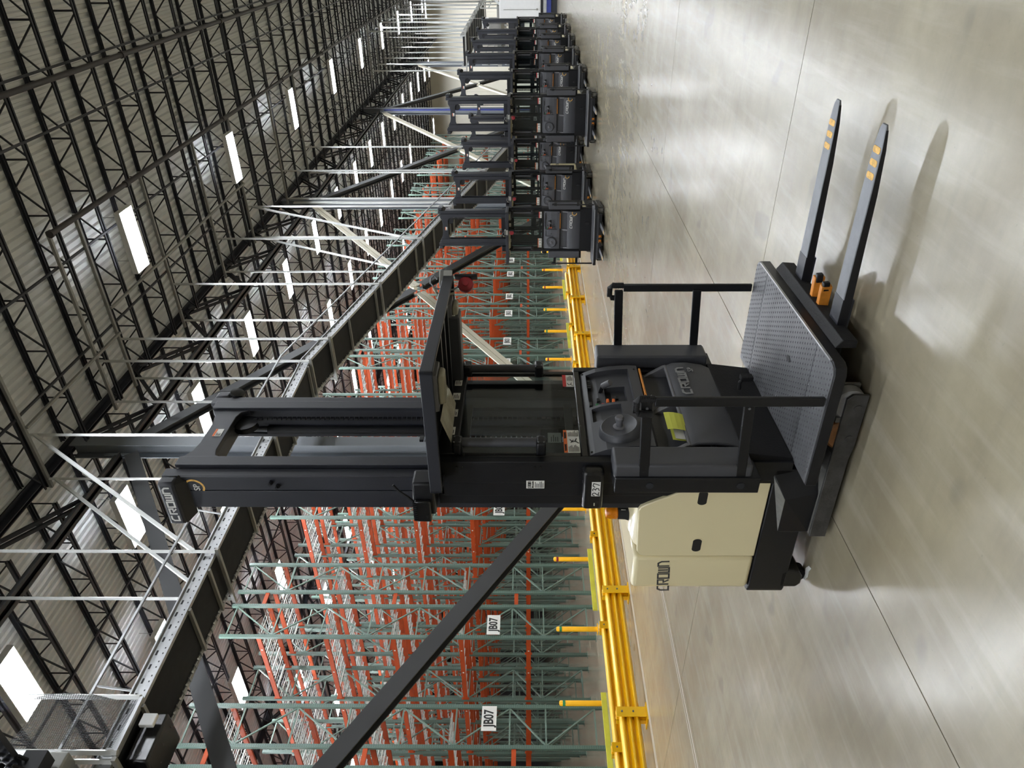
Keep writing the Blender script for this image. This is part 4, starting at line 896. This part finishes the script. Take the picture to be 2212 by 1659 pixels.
# ------------------------------------------------------------------ far right: white cabinet, sorter platform, hanging rods, sign
wc = thing('white_cabinet', 'large white panelled cabinet on a dark machine base at the far right', 'cabinet', (46.2, 3.9, 0))
MB().box(0, 2.4, -1.6, 1.25, .95, 3.35).build('cabinet_body', WPAN, wc, bevel=.02)
for yy in (-.75, .2):
    p = MB().box(-.03, 0, yy - .42, yy + .48, 1.0, 3.3).build('cabinet_door', WPAN, wc, bevel=.01); MB().box(-.06, -.03, yy + .4, yy + .43, 1.1, 3.1).build('door_rod', GALVD, p); MB().cyl((-.05, yy + .41, 1.12), (-.05, yy + .41, 1.2), .05, 10).build('rod_handle', GALVD, p)
MB().box(.1, 2.3, -1.5, 1.2, 0, .35).build('machine_base', BLK2, wc); MB().box(.0, 2.3, -1.5, 1.2, .35, .62).build('blue_panel', BLUE, wc); MB().box(-.02, 2.3, -1.55, 1.25, .62, .8).build('roller_bed', GALV, wc); MB().box(0, 2.3, -1.5, 1.2, .8, .95).build('dark_gap_frame', BLK, wc)
sp = thing('sorter_platform', 'pale steel sorter platform on legs behind the right file of trucks', 'platform', (49, 0, 0))
MB().box(0, 12, 4.6, 8.0, 3.35, 3.6).build('platform_deck', GALVD, sp)
for a in (0.2, 6, 11.8):
    for b in (4.8, 7.8): MB().box(a - .08, a + .08, b - .08, b + .08, 0, 3.35).build('leg', GALVD, sp)
for b in (4.7, 7.9):
    for z in (4.1, 4.6): MB().bar((0, b, z), (12, b, z), .05, .05).build('handrail', WROD, sp)
for k in range(7):
    for b in (4.7, 7.9): MB().bar((k * 2, b, 3.6), (k * 2, b, 4.6), .05, .05).build('baluster', WROD, sp)
for k in range(16): MB().cyl((-.02, 4.8 + k * .2, 3.05), (-.02, 4.9 + k * .2, 3.05), .12, 10).build('roller', GALV, sp, smooth=True)
MB().box(-.1, .0, 5.2, 7.6, 1.9, 2.9).build('control_panel', BLK2, sp)
for a, b in ((0, 0), (0, .5)): MB().bar((-1 + a, 3.9 + b, 3.4), (-1 + a, 1.0 + b, 6.6), .1, .12).build('incline_rail', WROD, sp)
for k in range(14): MB().bar((-1, 3.8 - k * .2, 3.5 + k * .22), (-1, 4.3 - k * .2, 3.5 + k * .22), .08, .03).build('incline_rung', WPAN, sp)
rnd = random.Random(3)
hr = thing('hanging_sorter_line', 'pale overhead sorter line hung by rods below the roof at the far right', 'conveyor', (0, 0, 0))
for k in range(11):
    X = 44 + k * 2.2
    for Y in (5.4 + rnd.uniform(-.1, .1), 7.4): MB().bar((X, Y, 5.2), (X, Y, 10.75), .055, .055).build('hanger_rod', WROD, hr)
    MB().bar((X, 5.0, 10.7), (X, 7.9, 10.7), .07, .07).build('ceiling_strut', GALVD, hr); MB().bar((X, 5.2, 5.2), (X, 7.6, 5.2), .07, .07).build('trapeze_bar', GALVD, hr)
for Y in (5.6, 7.2): MB().box(44, 66, Y - .03, Y + .03, 5.25, 5.5).build('side_channel', GALV, hr)
MB().box(44, 66, 5.63, 7.17, 5.3, 5.36).build('belt', BELT, hr)
for k in range(9): MB().bar((62, -.5 + k * .75, 2.2), (62, -.5 + k * .75, 10.8), .09, .09).build('dropper', GALVD, hr)
sg = thing('hanging_sign', 'small white hanging sign with grey print beyond the last parked mast', 'sign', (47.5, 5.6, 0))
MB().box(-.02, .02, -.55, .55, 4.05, 4.45).build('sign_plate', WPAN, sg); MB().box(-.02, .02, -.55, .1, 3.5, 4.03).build('sign_plate', GALVD, sg)
fine_print((-.024, .5, 4.12), (0, -1, 0), (0, 0, 1), 1.0, .26, 3, sg, GRYINK)
for yy in (-.5, .5): MB().bar((0, yy, 4.45), (0, yy, 10.7), .02, .02).build('sign_cable', WROD, sg)
